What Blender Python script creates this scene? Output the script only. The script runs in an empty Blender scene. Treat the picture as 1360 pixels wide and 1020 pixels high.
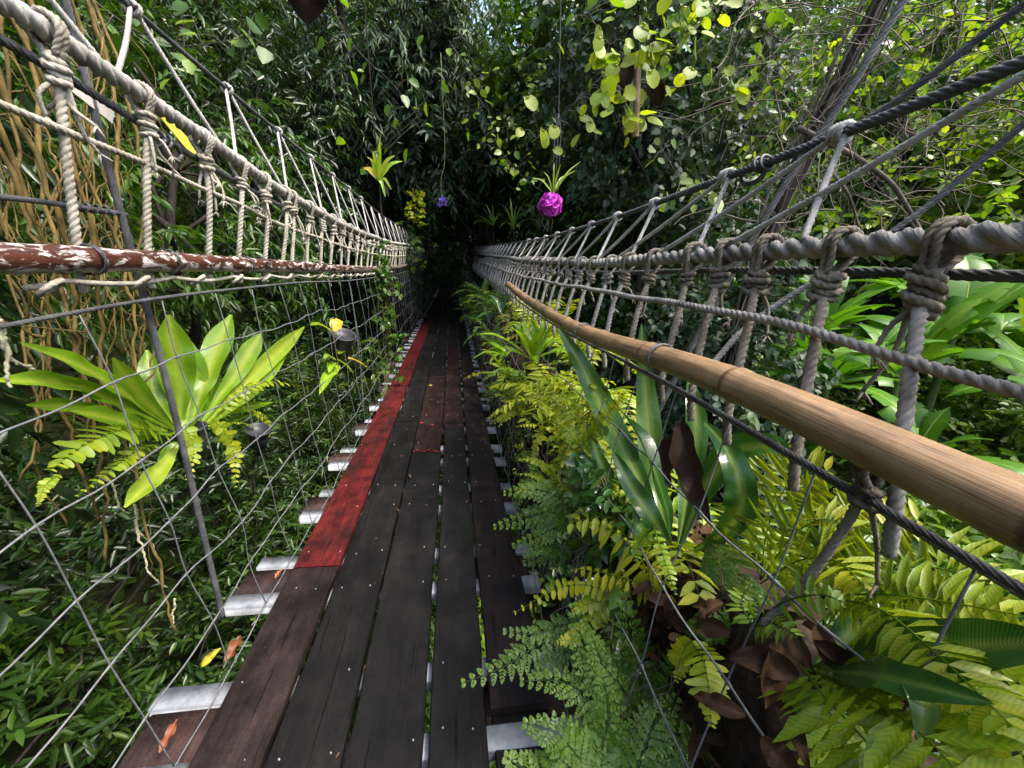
import bpy, math, random
import numpy as np
from mathutils import Vector

# ---------------------------------------------------------------- camera, world, sun, exposure
scene = bpy.context.scene
COL = scene.collection
PITCH, YAW, FPX = math.radians(17.0), math.radians(8.05), 540.0
CAM = np.array([0.0, 0.0, 1.5])
cd = bpy.data.cameras.new('camera')
cam = bpy.data.objects.new('camera', cd)
COL.objects.link(cam)
cam.location = CAM
cam.rotation_euler = (math.pi / 2 - PITCH, 0.0, -YAW)
cd.sensor_width = 36.0
cd.lens = FPX / 1360.0 * 36.0
cd.clip_start = 0.02
cd.clip_end = 2000.0
scene.camera = cam

SUN_EL, SUN_AZ = math.radians(60), math.radians(112)     # azimuth measured from +Y towards +X
world = bpy.data.worlds.new('World')
scene.world = world
world.use_nodes = True
wn = world.node_tree
bg = wn.nodes['Background']
sky = wn.nodes.new('ShaderNodeTexSky')
sky.sky_type = 'NISHITA'
sky.sun_disc = False
sky.sun_elevation = SUN_EL
sky.sun_rotation = SUN_AZ
sky.air_density = 1.0
sky.dust_density = 4.0
sky.ozone_density = 0.6
wn.links.new(sky.outputs[0], bg.inputs[0])
bg.inputs[1].default_value = 0.15
sl = bpy.data.lights.new('sun', 'SUN')
sl.energy = 1.5
sl.angle = math.radians(16)
sl.color = (1.0, 0.95, 0.86)
sun = bpy.data.objects.new('sun', sl)
COL.objects.link(sun)
sd = Vector((math.sin(SUN_AZ) * math.cos(SUN_EL), math.cos(SUN_AZ) * math.cos(SUN_EL), math.sin(SUN_EL)))
sun.rotation_euler = sd.to_track_quat('Z', 'Y').to_euler()
sun.location = (0, 0, 40)
scene.view_settings.view_transform = 'Standard'
scene.view_settings.look = 'None'
scene.view_settings.gamma = 1.0
scene.view_settings.use_curve_mapping = False
scene.view_settings.exposure = 1.95
scene.render.engine = 'CYCLES'
scene.cycles.use_denoising = True
scene.cycles.max_bounces = 7
scene.cycles.diffuse_bounces = 3
scene.cycles.glossy_bounces = 2
scene.cycles.transmission_bounces = 4
scene.cycles.transparent_max_bounces = 4
scene.cycles.sample_clamp_indirect = 4.0

# ---------------------------------------------------------------- photo pixel -> direction helpers
_f = np.array([math.sin(YAW) * math.cos(PITCH), math.cos(YAW) * math.cos(PITCH), -math.sin(PITCH)])
_r = np.array([math.cos(YAW), -math.sin(YAW), 0.0])
_u = np.cross(_r, _f)

def ray(u, v):
    return _r * (u - 680) / FPX + _u * (510 - v) / FPX + _f

def PX(u, v, X):
    d = ray(u, v); return CAM + d * ((X - CAM[0]) / d[0])

def PY(u, v, Y):
    d = ray(u, v); return CAM + d * ((Y - CAM[1]) / d[1])

def PZ(u, v, Z):
    d = ray(u, v); return CAM + d * ((Z - CAM[2]) / d[2])

def unit(a):
    a = np.asarray(a, float)
    return a / np.maximum(np.linalg.norm(a, axis=-1, keepdims=True), 1e-9)

UP = np.array([0.0, 0.0, 1.0])

# ---------------------------------------------------------------- mesh helpers
class MB:
    """collects vertices / faces with a per-vertex tint and a 2-D coordinate; builds ONE mesh"""
    def __init__(s):
        s.V, s.F3, s.F4, s.T, s.C, s.n = [], [], [], [], [], 0

    def add(s, V, F4=None, F3=None, tint=0.5, uv=None):
        V = np.asarray(V, float).reshape(-1, 3)
        m = len(V)
        if F4 is not None and len(F4): s.F4.append(np.asarray(F4, np.int64).reshape(-1, 4) + s.n)
        if F3 is not None and len(F3): s.F3.append(np.asarray(F3, np.int64).reshape(-1, 3) + s.n)
        s.V.append(V)
        t = np.asarray(tint, float)
        s.T.append(np.broadcast_to(t, (m,)) if t.ndim == 0 else t.reshape(-1))
        s.C.append(np.zeros((m, 2)) if uv is None else np.asarray(uv, float).reshape(-1, 2))
        s.n += m
        return s

    def mesh(s, name, mat, smooth=True):
        me = bpy.data.meshes.new(name)
        V = np.concatenate(s.V)
        f4 = np.concatenate(s.F4) if s.F4 else np.zeros((0, 4), np.int64)
        f3 = np.concatenate(s.F3) if s.F3 else np.zeros((0, 3), np.int64)
        loops = np.concatenate([f4.ravel(), f3.ravel()])
        tot = np.concatenate([np.full(len(f4), 4), np.full(len(f3), 3)])
        start = np.concatenate([[0], np.cumsum(tot)[:-1]])
        me.vertices.add(len(V)); me.vertices.foreach_set('co', V.ravel().astype(np.float32))
        me.loops.add(len(loops)); me.loops.foreach_set('vertex_index', loops.astype(np.int32))
        me.polygons.add(len(tot))
        me.polygons.foreach_set('loop_start', start.astype(np.int32))
        me.polygons.foreach_set('loop_total', tot.astype(np.int32))
        me.polygons.foreach_set('use_smooth', np.full(len(tot), smooth))
        a = me.attributes.new('tint', 'FLOAT', 'POINT')
        a.data.foreach_set('value', np.concatenate(s.T).astype(np.float32))
        b = me.attributes.new('lay', 'FLOAT_VECTOR', 'POINT')
        c = np.concatenate(s.C); c3 = np.zeros((len(c), 3), np.float32); c3[:, :2] = c
        b.data.foreach_set('vector', c3.ravel())
        me.update(calc_edges=True)
        me.materials.append(mat)
        return me

    def build(s, name, mat, parent=None, smooth=True):
        return link(name, s.mesh(name, mat, smooth), parent)

def link(name, me, parent=None):
    o = bpy.data.objects.new(name, me)
    COL.objects.link(o)
    if parent is not None:
        o.parent = parent
        # things' Empties are unrotated and unscaled, so this keeps world positions
        w = Vector((0, 0, 0)); p = parent
        while p is not None:
            w += p.location; p = p.parent
        o.location = -w
    return o

def tag(o, label=None, cat=None, group=None, kind=None):
    if label: o['label'] = label
    if cat: o['category'] = cat
    if group: o['group'] = group
    if kind: o['kind'] = kind
    return o

def thing(name, loc, label, cat, group=None):
    o = bpy.data.objects.new(name, None)
    o.empty_display_size = 0.1
    COL.objects.link(o)
    o.location = Vector([float(c) for c in loc])
    return tag(o, label, cat, group)

def frames(path, ref=None):
    path = np.asarray(path, float)
    T = unit(np.gradient(path, axis=0))
    a = np.array([0.0, 0, 1.0]) if ref is None else np.asarray(ref, float)
    if abs(np.dot(a, T[0])) > 0.92: a = np.array([0.0, 1.0, 0.02])
    n = unit(a - T[0] * np.dot(a, T[0]))
    N = np.empty_like(path)
    for i in range(len(path)):
        n = n - T[i] * np.dot(n, T[i])
        n = n / (np.linalg.norm(n) + 1e-12)
        N[i] = n
    return T, N, np.cross(T, N)

def smooth_path(pts, n):
    """Catmull-Rom through pts"""
    p = np.asarray(pts, float)
    if len(p) == 2:
        t = np.linspace(0, 1, n)[:, None]
        return p[0] * (1 - t) + p[1] * t
    q = np.vstack([2 * p[0] - p[1], p, 2 * p[-1] - p[-2]])
    out = []
    for t in np.linspace(0, len(p) - 1 - 1e-6, n):
        i = int(t); f = t - i
        a, b, c, d = q[i], q[i + 1], q[i + 2], q[i + 3]
        out.append(0.5 * (2 * b + (c - a) * f + (2 * a - 5 * b + 4 * c - d) * f * f + (3 * b - a - 3 * c + d) * f ** 3))
    return np.array(out)

def resample(path, step):
    path = np.asarray(path, float)
    s = np.concatenate([[0], np.cumsum(np.linalg.norm(np.diff(path, axis=0), axis=1))])
    n = max(2, int(s[-1] / step) + 1)
    t = np.linspace(0, s[-1], n)
    return np.stack([np.interp(t, s, path[:, k]) for k in range(3)], 1)

def tube(mb, path, rad, sides=6, lobes=0, amp=0.0, pitch=1.0, cap=True, tint=0.5, flip=1, ref=None):
    """tube along path; with lobes it becomes a laid (twisted) rope of that many strands"""
    path = np.asarray(path, float)
    n = len(path)
    T, N, B = frames(path, ref)
    rad = np.broadcast_to(np.asarray(rad, float), (n,))
    s = np.concatenate([[0], np.cumsum(np.linalg.norm(np.diff(path, axis=0), axis=1))])
    th = np.linspace(0, 2 * np.pi, sides, endpoint=False)
    TW = flip * 2 * np.pi * s / pitch
    ang = th[None, :] + (TW[:, None] if lobes else 0.0)
    R = rad[:, None] * np.ones((1, sides))
    if lobes:
        R = R * (1 - amp + amp * np.abs(np.cos(lobes * th / 2.0))[None, :] ** 0.8)
    V = path[:, None, :] + R[..., None] * (np.cos(ang)[..., None] * N[:, None, :] + np.sin(ang)[..., None] * B[:, None, :])
    i = np.arange(n - 1)[:, None]; j = np.arange(sides)[None, :]; k = (j + 1) % sides
    F4 = np.stack([i * sides + j, i * sides + k, (i + 1) * sides + k, (i + 1) * sides + j], -1).reshape(-1, 4)
    uv = np.stack([np.broadcast_to(th[None, :] / (2 * np.pi), (n, sides)), np.broadcast_to(s[:, None], (n, sides))], -1)
    V = V.reshape(-1, 3); uv = uv.reshape(-1, 2)
    tv = np.repeat(np.broadcast_to(np.asarray(tint, float), (n,)), sides)
    F3 = None
    if cap:
        V = np.vstack([V, path[0], path[-1]]); m = n * sides
        uv = np.vstack([uv, [0, 0], [0, s[-1]]]); tv = np.concatenate([tv, tv[:1], tv[-1:]])
        j = np.arange(sides); k = (j + 1) % sides
        F3 = np.vstack([np.stack([np.full(sides, m), k, j], 1), np.stack([np.full(sides, m + 1), (n - 1) * sides + j, (n - 1) * sides + k], 1)])
    mb.add(V, F4, F3, tv, uv)
    return mb

def box(mb, lo, hi, bev=0.004, tint=0.5):
    """bevelled box"""
    lo = np.asarray(lo, float); hi = np.asarray(hi, float)
    V = []; idx = {}
    for cx in (0, 1):
        for cy in (0, 1):
            for cz in (0, 1):
                c = np.array([cx, cy, cz]); p = np.where(c == 1, hi, lo); sgn = np.where(c == 1, -1, 1)
                for ax in range(3):
                    q = p + sgn * bev * np.array([0 if a == ax else 1 for a in range(3)])
                    idx[(cx, cy, cz, ax)] = len(V); V.append(q)
    F4, F3 = [], []
    for ax in range(3):
        b, c = [a for a in range(3) if a != ax]
        for s in (0, 1):
            quad = []
            for (p, q) in ((0, 0), (1, 0), (1, 1), (0, 1)):
                k = [0, 0, 0]; k[ax] = s; k[b] = p; k[c] = q
                quad.append(idx[(k[0], k[1], k[2], ax)])
            F4.append(quad)
        for p in (0, 1):
            for q in (0, 1):
                k0 = [0, 0, 0]; k1 = [0, 0, 0]
                k0[ax] = 0; k1[ax] = 1; k0[b] = k1[b] = p; k0[c] = k1[c] = q
                F4.append([idx[(*k0, b)], idx[(*k1, b)], idx[(*k1, c)], idx[(*k0, c)]])
    for cx in (0, 1):
        for cy in (0, 1):
            for cz in (0, 1):
                F3.append([idx[(cx, cy, cz, a)] for a in range(3)])
    mb.add(V, F4, F3, tint)
    return mb

# leaf templates: columns x (half widths), y (along), z (height); folded along the midrib
def _tmpl(prof, fold=0.22, curl=0.12):
    """prof: list of (y, halfwidth) between base and tip"""
    V = [(0, 0, 0)]; F3 = []; F4 = []
    for (y, w) in prof:
        z = -curl * y * y
        V += [(-w, y, z + fold * w), (0, y, z), (w, y, z + fold * w)]
    V.append((0, 1, -curl))
    k = len(prof); t = len(V) - 1
    F3 += [(0, 2, 1), (0, 3, 2)]
    for i in range(k - 1):
        a = 1 + 3 * i
        F4 += [(a, a + 1, a + 4, a + 3), (a + 1, a + 2, a + 5, a + 4)]
    a = 1 + 3 * (k - 1)
    F3 += [(a, a + 1, t), (a + 1, a + 2, t)]
    return np.array(V, float), np.array(F3, int).reshape(-1, 3), np.array(F4, int).reshape(-1, 4)

LEAF = {
    'lance': _tmpl([(0.25, 0.42), (0.62, 0.38)], 0.25, 0.18),
    'simple': _tmpl([(0.42, 0.5)], 0.25, 0.1),
    'ovate': _tmpl([(0.18, 0.42), (0.5, 0.5), (0.8, 0.28)], 0.2, 0.12),
    'round': _tmpl([(-0.06, 0.28), (0.25, 0.5), (0.62, 0.5), (0.92, 0.26)], 0.18, 0.1),
    'pinna': _tmpl([(0.06, 0.42), (0.45, 0.5), (0.85, 0.34)], 0.1, 0.16),
    'lobed': _tmpl([(0.22, 0.26), (0.4, 0.5), (0.62, 0.3), (0.75, 0.4)], 0.1, 0.1),
}

def leaves(mb, kind, P, D, N, L, W, tint, midrib=0.0):
    """many leaves at once. P base, D direction, N face normal, L length, W full width"""
    V0, F3, F4 = LEAF[kind]
    P = np.asarray(P, float).reshape(-1, 3); n = len(P)
    D = unit(np.asarray(D, float).reshape(-1, 3)); N = np.asarray(N, float).reshape(-1, 3)
    N = unit(N - D * np.sum(N * D, 1, keepdims=True))
    S = np.cross(D, N)
    L = np.broadcast_to(np.asarray(L, float), (n,)); W = np.broadcast_to(np.asarray(W, float), (n,))
    V = (P[:, None, :] + (L[:, None] * V0[None, :, 1])[..., None] * D[:, None, :]
         + (W[:, None] * V0[None, :, 0])[..., None] * S[:, None, :]
         + ((W[:, None] * 0.5 + L[:, None] * 0.5) * V0[None, :, 2])[..., None] * N[:, None, :])
    m = len(V0); off = (np.arange(n) * m)[:, None, None]
    t = np.broadcast_to(np.asarray(tint, float), (n,))
    tv = np.repeat(t[:, None], m, 1) + midrib * (np.abs(V0[None, :, 0]) < 1e-6)
    mb.add(V.reshape(-1, 3), (F4[None] + off).reshape(-1, 4) if len(F4) else None, (F3[None] + off).reshape(-1, 3), tv.ravel(),
           np.tile(np.stack([V0[:, 0], V0[:, 1] * .085 - np.abs(V0[:, 0]) * .03], 1), (n, 1)))
    return mb

# ---------------------------------------------------------------- materials
def newmat(name):
    m = bpy.data.materials.new(name); m.use_nodes = True
    nt = m.node_tree
    return m, nt, nt.nodes['Principled BSDF'], nt.nodes['Material Output']

def N_(nt, typ, **kw):
    n = nt.nodes.new(typ)
    for k, v in kw.items(): setattr(n, k, v)
    return n

def ramp(nt, fac, stops):
    r = nt.nodes.new('ShaderNodeValToRGB')
    e = r.color_ramp.elements
    while len(e) < len(stops): e.new(0.5)
    for i, (p, c) in enumerate(stops):
        e[i].position = p; e[i].color = (*c, 1.0)
    nt.links.new(fac, r.inputs[0])
    return r

def noise(nt, scale, detail=4.0, rough=0.55, vec=None, dist=0.0):
    n = nt.nodes.new('ShaderNodeTexNoise')
    n.inputs['Scale'].default_value = scale; n.inputs['Detail'].default_value = detail
    n.inputs['Roughness'].default_value = rough; n.inputs['Distortion'].default_value = dist
    if vec is not None: nt.links.new(vec, n.inputs['Vector'])
    return n

def bump(nt, h, strength, dist, bsdf):
    b = nt.nodes.new('ShaderNodeBump')
    b.inputs['Strength'].default_value = strength; b.inputs['Distance'].default_value = dist
    nt.links.new(h, b.inputs['Height']); nt.links.new(b.outputs[0], bsdf.inputs['Normal'])
    return b

def mapped(nt, scale, attr=None):
    tc = nt.nodes.new('ShaderNodeTexCoord'); mp = nt.nodes.new('ShaderNodeMapping')
    mp.inputs['Scale'].default_value = scale
    if attr:
        a = N_(nt, 'ShaderNodeAttribute', attribute_name=attr)
        nt.links.new(a.outputs['Vector'], mp.inputs['Vector'])
    else:
        nt.links.new(tc.outputs['Object'], mp.inputs['Vector'])
    return mp.outputs[0]

def mix(nt, fac, a, b, blend='MIX'):
    m = nt.nodes.new('ShaderNodeMix'); m.data_type = 'RGBA'; m.blend_type = blend
    if isinstance(fac, float): m.inputs[0].default_value = fac
    else: nt.links.new(fac, m.inputs[0])
    for s, v in ((6, a), (7, b)):
        if isinstance(v, tuple): m.inputs[s].default_value = (*v, 1.0)
        else: nt.links.new(v, m.inputs[s])
    return m.outputs[2]

def leaf_mat(name, stops, trans=0.3, rough=0.38, tmul=(1.5, 1.45, 0.5), spec=0.5, spot=0.0, vein=0.0):
    m, nt, b, out = newmat(name)
    a = N_(nt, 'ShaderNodeAttribute', attribute_name='tint')
    r = ramp(nt, a.outputs['Fac'], stops)
    col = r.outputs[0]
    if spot:
        nz = noise(nt, 30.0, 3.0, 0.6, mapped(nt, (1, 1, 1)))
        rr = ramp(nt, nz.outputs['Fac'], [(0.62, (0, 0, 0)), (0.72, (1, 1, 1))])
        mm = N_(nt, 'ShaderNodeMath', operation='MULTIPLY'); mm.inputs[1].default_value = spot
        nt.links.new(rr.outputs[0], mm.inputs[0])
        col = mix(nt, mm.outputs[0], col, (0.09, 0.055, 0.02))
    if vein:
        vv = mapped(nt, (1, 1, 1), 'lay')
        wv = nt.nodes.new('ShaderNodeTexWave'); wv.bands_direction = 'Y'
        wv.inputs['Scale'].default_value = 34.0; wv.inputs['Distortion'].default_value = 0.6; wv.inputs['Detail'].default_value = 1.0
        nt.links.new(vv, wv.inputs['Vector'])
        vr = ramp(nt, wv.outputs['Fac'], [(0.0, (1 - vein, 1 - vein, 1 - vein)), (0.55, (1, 1, 1)), (1.0, (1 + .4 * vein, 1 + .4 * vein, 1 + .2 * vein))])
        col = mix(nt, 1.0, col, vr.outputs[0], 'MULTIPLY')
        bl = noise(nt, 9.0, 5.0, 0.65, mapped(nt, (1, 1, 1)))
        br_ = ramp(nt, bl.outputs['Fac'], [(0.35, (0.82, 0.84, 0.7)), (0.65, (1.1, 1.06, 1.0))])
        col = mix(nt, 1.0, col, br_.outputs[0], 'MULTIPLY')
    nt.links.new(col, b.inputs['Base Color'])
    b.inputs['Roughness'].default_value = rough
    b.inputs['Specular IOR Level'].default_value = spec
    nz2 = noise(nt, 60.0, 2.0, 0.5, mapped(nt, (1, 1, 1)))
    bump(nt, nz2.outputs['Fac'], 0.25, 0.004, b)
    tr = N_(nt, 'ShaderNodeBsdfTranslucent')
    tcol = mix(nt, 1.0, col, tmul, 'MULTIPLY')
    nt.links.new(tcol, tr.inputs['Color'])
    ms = N_(nt, 'ShaderNodeMixShader'); ms.inputs[0].default_value = trans
    nt.links.new(b.outputs[0], ms.inputs[1]); nt.links.new(tr.outputs[0], ms.inputs[2])
    nt.links.new(ms.outputs[0], out.inputs['Surface'])
    return m

def rope_mat(name, c_dark, c_mid, c_light, yarn=9.0, rough=0.85):
    m, nt, b, out = newmat(name)
    nz = noise(nt, 14.0, 5.0, 0.65, mapped(nt, (1, 1, 1)))
    r = ramp(nt, nz.outputs['Fac'], [(0.3, c_dark), (0.52, c_mid), (0.72, c_light)])
    v = mapped(nt, (yarn * 3.0, 6.0, 1.0), 'lay')
    w = nt.nodes.new('ShaderNodeTexWave'); w.wave_type = 'BANDS'; w.bands_direction = 'X'
    w.inputs['Scale'].default_value = 1.0; w.inputs['Distortion'].default_value = 1.5
    w.inputs['Detail'].default_value = 2.0
    nt.links.new(v, w.inputs['Vector'])
    dk = ramp(nt, w.outputs['Fac'], [(0.0, (0.62, 0.6, 0.56)), (0.5, (1, 1, 1))])
    nt.links.new(mix(nt, 1.0, r.outputs[0], dk.outputs[0], 'MULTIPLY'), b.inputs['Base Color'])
    b.inputs['Roughness'].default_value = rough
    b.inputs['Specular IOR Level'].default_value = 0.2
    bump(nt, w.outputs['Fac'], 0.6, 0.003, b)
    return m

def wood_mat(name, dark, light, rough=(0.42, 0.7), worn=None, extra_red=False):
    m, nt, b, out = newmat(name)
    oi = N_(nt, 'ShaderNodeObjectInfo')
    tc = N_(nt, 'ShaderNodeTexCoord')
    add = N_(nt, 'ShaderNodeVectorMath', operation='ADD')
    sc = N_(nt, 'ShaderNodeVectorMath', operation='SCALE'); sc.inputs['Scale'].default_value = 37.0
    cb = N_(nt, 'ShaderNodeCombineXYZ')
    for k in range(3): nt.links.new(oi.outputs['Random'], cb.inputs[k])
    nt.links.new(cb.outputs[0], sc.inputs[0]); nt.links.new(sc.outputs[0], add.inputs[0]); nt.links.new(tc.outputs['Object'], add.inputs[1])
    mp = N_(nt, 'ShaderNodeMapping'); mp.inputs['Scale'].default_value = (17.0, 1.6, 17.0)
    nt.links.new(add.outputs[0], mp.inputs['Vector'])
    g = noise(nt, 1.6, 8.0, 0.68, mp.outputs[0], 0.6)
    mp2 = N_(nt, 'ShaderNodeMapping'); mp2.inputs['Scale'].default_value = (5.0, 1.6, 5.0)
    nt.links.new(add.outputs[0], mp2.inputs['Vector'])
    g2 = noise(nt, 1.2, 5.0, 0.6, mp2.outputs[0])
    col = ramp(nt, g.outputs['Fac'], [(0.28, dark), (0.72, light)]).outputs[0]
    if worn:
        f = ramp(nt, g2.outputs['Fac'], [(0.45, (0, 0, 0)), (0.72, (1, 1, 1))]).outputs[0]
        col = mix(nt, f, col, worn)
    hv = N_(nt, 'ShaderNodeMath', operation='MULTIPLY_ADD'); hv.inputs[1].default_value = 0.5; hv.inputs[2].default_value = 0.75
    nt.links.new(oi.outputs['Random'], hv.inputs[0])
    hs = N_(nt, 'ShaderNodeHueSaturation'); nt.links.new(col, hs.inputs['Color']); nt.links.new(hv.outputs[0], hs.inputs['Value'])
    fn = noise(nt, 190.0, 3.0, 0.7, add.outputs[0])
    fine = ramp(nt, fn.outputs['Fac'], [(0.3, (0.5, 0.5, 0.5)), (0.7, (1.35, 1.35, 1.35))])
    cm = N_(nt, 'ShaderNodeMapping'); cm.inputs['Scale'].default_value = (38.0, 0.9, 38.0)
    nt.links.new(add.outputs[0], cm.inputs['Vector'])
    cn = noise(nt, 1.0, 5.0, 0.6, cm.outputs[0], 0.8)
    crack = ramp(nt, cn.outputs['Fac'], [(0.30, (0.12, 0.12, 0.12)), (0.37, (1, 1, 1))])
    sm_ = N_(nt, 'ShaderNodeMapping'); sm_.inputs['Scale'].default_value = (70.0, 7.0, 70.0)
    nt.links.new(add.outputs[0], sm_.inputs['Vector'])
    sn_ = noise(nt, 1.0, 6.0, 0.75, sm_.outputs[0])
    scuff = ramp(nt, sn_.outputs['Fac'], [(0.5, (1, 1, 1)), (0.74, (1.7, 1.65, 1.6))])
    col = mix(nt, 1.0, hs.outputs[0], fine.outputs[0], 'MULTIPLY')
    col = mix(nt, 1.0, col, scuff.outputs[0], 'MULTIPLY')
    sp = noise(nt, 6.5, 4.0, 0.7, add.outputs[0])
    stain = ramp(nt, sp.outputs['Fac'], [(0.36, (0.45, 0.45, 0.45)), (0.5, (1, 1, 1)), (0.68, (1.45, 1.42, 1.4))])
    col = mix(nt, 1.0, col, stain.outputs[0], 'MULTIPLY')
    col = mix(nt, 1.0, col, crack.outputs[0], 'MULTIPLY')
    nt.links.new(col, b.inputs['Base Color'])
    rr = N_(nt, 'ShaderNodeMapRange'); rr.inputs['To Min'].default_value = rough[0]; rr.inputs['To Max'].default_value = rough[1]
    nt.links.new(g2.outputs['Fac'], rr.inputs['Value']); nt.links.new(rr.outputs[0], b.inputs['Roughness'])
    b.inputs['Specular IOR Level'].default_value = 0.16
    hm = mix(nt, 0.5, g.outputs['Fac'], crack.outputs[0])
    bump(nt, hm, 0.8, 0.006, b)
    return m

def plain_mat(name, c0, c1, scale=12.0, rough=0.6, metal=0.0, stretch=(1, 1, 1), bmp=0.3, spec=0.4, attr=None):
    m, nt, b, out = newmat(name)
    nz = noise(nt, scale, 6.0, 0.62, mapped(nt, stretch, attr))
    r = ramp(nt, nz.outputs['Fac'], [(0.32, c0), (0.68, c1)])
    nt.links.new(r.outputs[0], b.inputs['Base Color'])
    b.inputs['Roughness'].default_value = rough; b.inputs['Metallic'].default_value = metal
    b.inputs['Specular IOR Level'].default_value = spec
    bump(nt, nz.outputs['Fac'], bmp, 0.006, b)
    return m

def bamboo_mat(name, base, dark, peel=None):
    m, nt, b, out = newmat(name)
    v = mapped(nt, (14.0, 2.4, 1.0), 'lay')
    g = noise(nt, 1.6, 7.0, 0.68, v, 0.4)
    col = ramp(nt, g.outputs['Fac'], [(0.34, dark), (0.52, base), (0.8, tuple(min(1, c * 1.25) for c in base))]).outputs[0]
    nb = noise(nt, 5.0, 5.0, 0.65, mapped(nt, (1, 1, 1)))
    col = mix(nt, ramp(nt, nb.outputs['Fac'], [(0.42, (0, 0, 0)), (0.7, (0.9, 0.9, 0.9))]).outputs[0], col, tuple(c * 0.38 for c in base))
    a = N_(nt, 'ShaderNodeAttribute', attribute_name='tint')
    nd = ramp(nt, a.outputs['Fac'], [(0.55, (0, 0, 0)), (0.95, (1, 1, 1))])
    col = mix(nt, nd.outputs[0], col, tuple(c * 0.5 for c in dark))
    b.inputs['Roughness'].default_value = 0.4
    if peel:
        v2 = mapped(nt, (5.0, 7.0, 1.0), 'lay')
        p = noise(nt, 1.5, 9.0, 0.72, v2, 0.3)
        pf = ramp(nt, p.outputs['Fac'], [(0.515, (0, 0, 0)), (0.57, (0.92, 0.92, 0.92))])
        col = mix(nt, pf.outputs[0], col, peel)
        rr = N_(nt, 'ShaderNodeMapRange'); rr.inputs['To Min'].default_value = 0.28; rr.inputs['To Max'].default_value = 0.75
        nt.links.new(pf.outputs[0], rr.inputs['Value']); nt.links.new(rr.outputs[0], b.inputs['Roughness'])
    sv = mapped(nt, (60.0, 5.0, 1.0), 'lay')
    sn = noise(nt, 1.0, 4.0, 0.6, sv)
    scr = ramp(nt, sn.outputs['Fac'], [(0.30, (0.45, 0.42, 0.40)), (0.42, (1, 1, 1)), (0.7, (1.12, 1.12, 1.12))])
    col = mix(nt, 1.0, col, scr.outputs[0], 'MULTIPLY')
    nt.links.new(col, b.inputs['Base Color'])
    bump(nt, sn.outputs['Fac'], 0.35, 0.003, b)
    return m

M = {}
M['plank'] = wood_mat('dark_plank', (0.0022, 0.0020, 0.0019), (0.0065, 0.0060, 0.0057), (0.5, 0.8), worn=(0.0105, 0.0096, 0.0090))
M['plank_brown'] = wood_mat('brown_plank', (0.0045, 0.0026, 0.0023), (0.014, 0.0088, 0.0078), (0.5, 0.8), worn=(0.025, 0.0165, 0.0145))
M['plank_red'] = wood_mat('red_plank', (0.020, 0.003, 0.003), (0.095, 0.0085, 0.0072), (0.5, 0.8), worn=(0.016, 0.0048, 0.0048))
M['plank_maroon'] = wood_mat('maroon_plank', (0.006, 0.003, 0.003), (0.024, 0.009, 0.0085), (0.5, 0.75), worn=(0.016, 0.009, 0.009))
M['block'] = wood_mat('block_wood', (0.014, 0.007, 0.006), (0.05, 0.026, 0.021), (0.5, 0.75))
M['galv'] = plain_mat('galvanised', (0.08, 0.088, 0.095), (0.28, 0.30, 0.325), 9.0, 0.6, 0.3, bmp=0.35)
M['screw'] = plain_mat('screw_steel', (0.22, 0.22, 0.22), (0.4, 0.4, 0.4), 40.0, 0.35, 0.6, bmp=0.05)
M['rope'] = rope_mat('pale_rope', (0.30, 0.285, 0.25), (0.54, 0.525, 0.485), (0.70, 0.69, 0.655))
M['rope_white'] = rope_mat('white_rope', (0.40, 0.38, 0.34), (0.60, 0.585, 0.55), (0.72, 0.71, 0.69))
M['rope_yellow'] = rope_mat('cream_rope', (0.32, 0.29, 0.22), (0.55, 0.515, 0.43), (0.68, 0.66, 0.59))
M['rope_grey'] = rope_mat('grey_rope', (0.20, 0.19, 0.17), (0.36, 0.345, 0.315), (0.52, 0.50, 0.465))  # greyer and darker than the pale rope
M['rope_brown'] = rope_mat('brown_rope', (0.16, 0.135, 0.10), (0.30, 0.265, 0.205), (0.43, 0.39, 0.32))
M['cable'] = rope_mat('steel_cable', (0.055, 0.057, 0.06), (0.12, 0.123, 0.13), (0.21, 0.215, 0.225), yarn=14.0, rough=0.55)
M['wire'] = plain_mat('mesh_wire', (0.09, 0.093, 0.097), (0.19, 0.195, 0.20), 30.0, 0.6, 0.3, bmp=0.05)
M['wire_dark'] = plain_mat('dark_wire', (0.03, 0.03, 0.032), (0.10, 0.10, 0.105), 30.0, 0.5, 0.4, bmp=0.05)
M['bamboo'] = bamboo_mat('tan_bamboo', (0.33, 0.205, 0.10), (0.13, 0.072, 0.036))
M['bamboo_red'] = bamboo_mat('red_bamboo', (0.075, 0.026, 0.017), (0.028, 0.010, 0.007), peel=(0.50, 0.46, 0.43))
M['bark'] = plain_mat('dark_bark', (0.010, 0.008, 0.0065), (0.040, 0.032, 0.026), 9.0, 0.9, stretch=(3, 3, 0.6), bmp=0.8, spec=0.2)
M['bark_grey'] = plain_mat('grey_bark', (0.035, 0.03, 0.026), (0.13, 0.115, 0.095), 9.0, 0.9, stretch=(3, 3, 0.6), bmp=0.8, spec=0.2)
M['root'] = plain_mat('ochre_root', (0.045, 0.030, 0.010), (0.23, 0.16, 0.046), 12.0, 0.8, bmp=0.4, spec=0.25)
M['root_pale'] = plain_mat('pale_root', (0.30, 0.27, 0.15), (0.5, 0.47, 0.3), 12.0, 0.75, bmp=0.3)
M['vine'] = plain_mat('dry_vine', (0.055, 0.042, 0.032), (0.21, 0.175, 0.14), 6.0, 0.9, bmp=0.3, spec=0.2)
M['pot'] = plain_mat('black_pot', (0.014, 0.014, 0.017), (0.04, 0.04, 0.048), 9.0, 0.45, bmp=0.1)
M['soil'] = plain_mat('litter_soil', (0.008, 0.006, 0.005), (0.04, 0.027, 0.018), 26.0, 0.95, bmp=1.0, spec=0.1)
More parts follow.
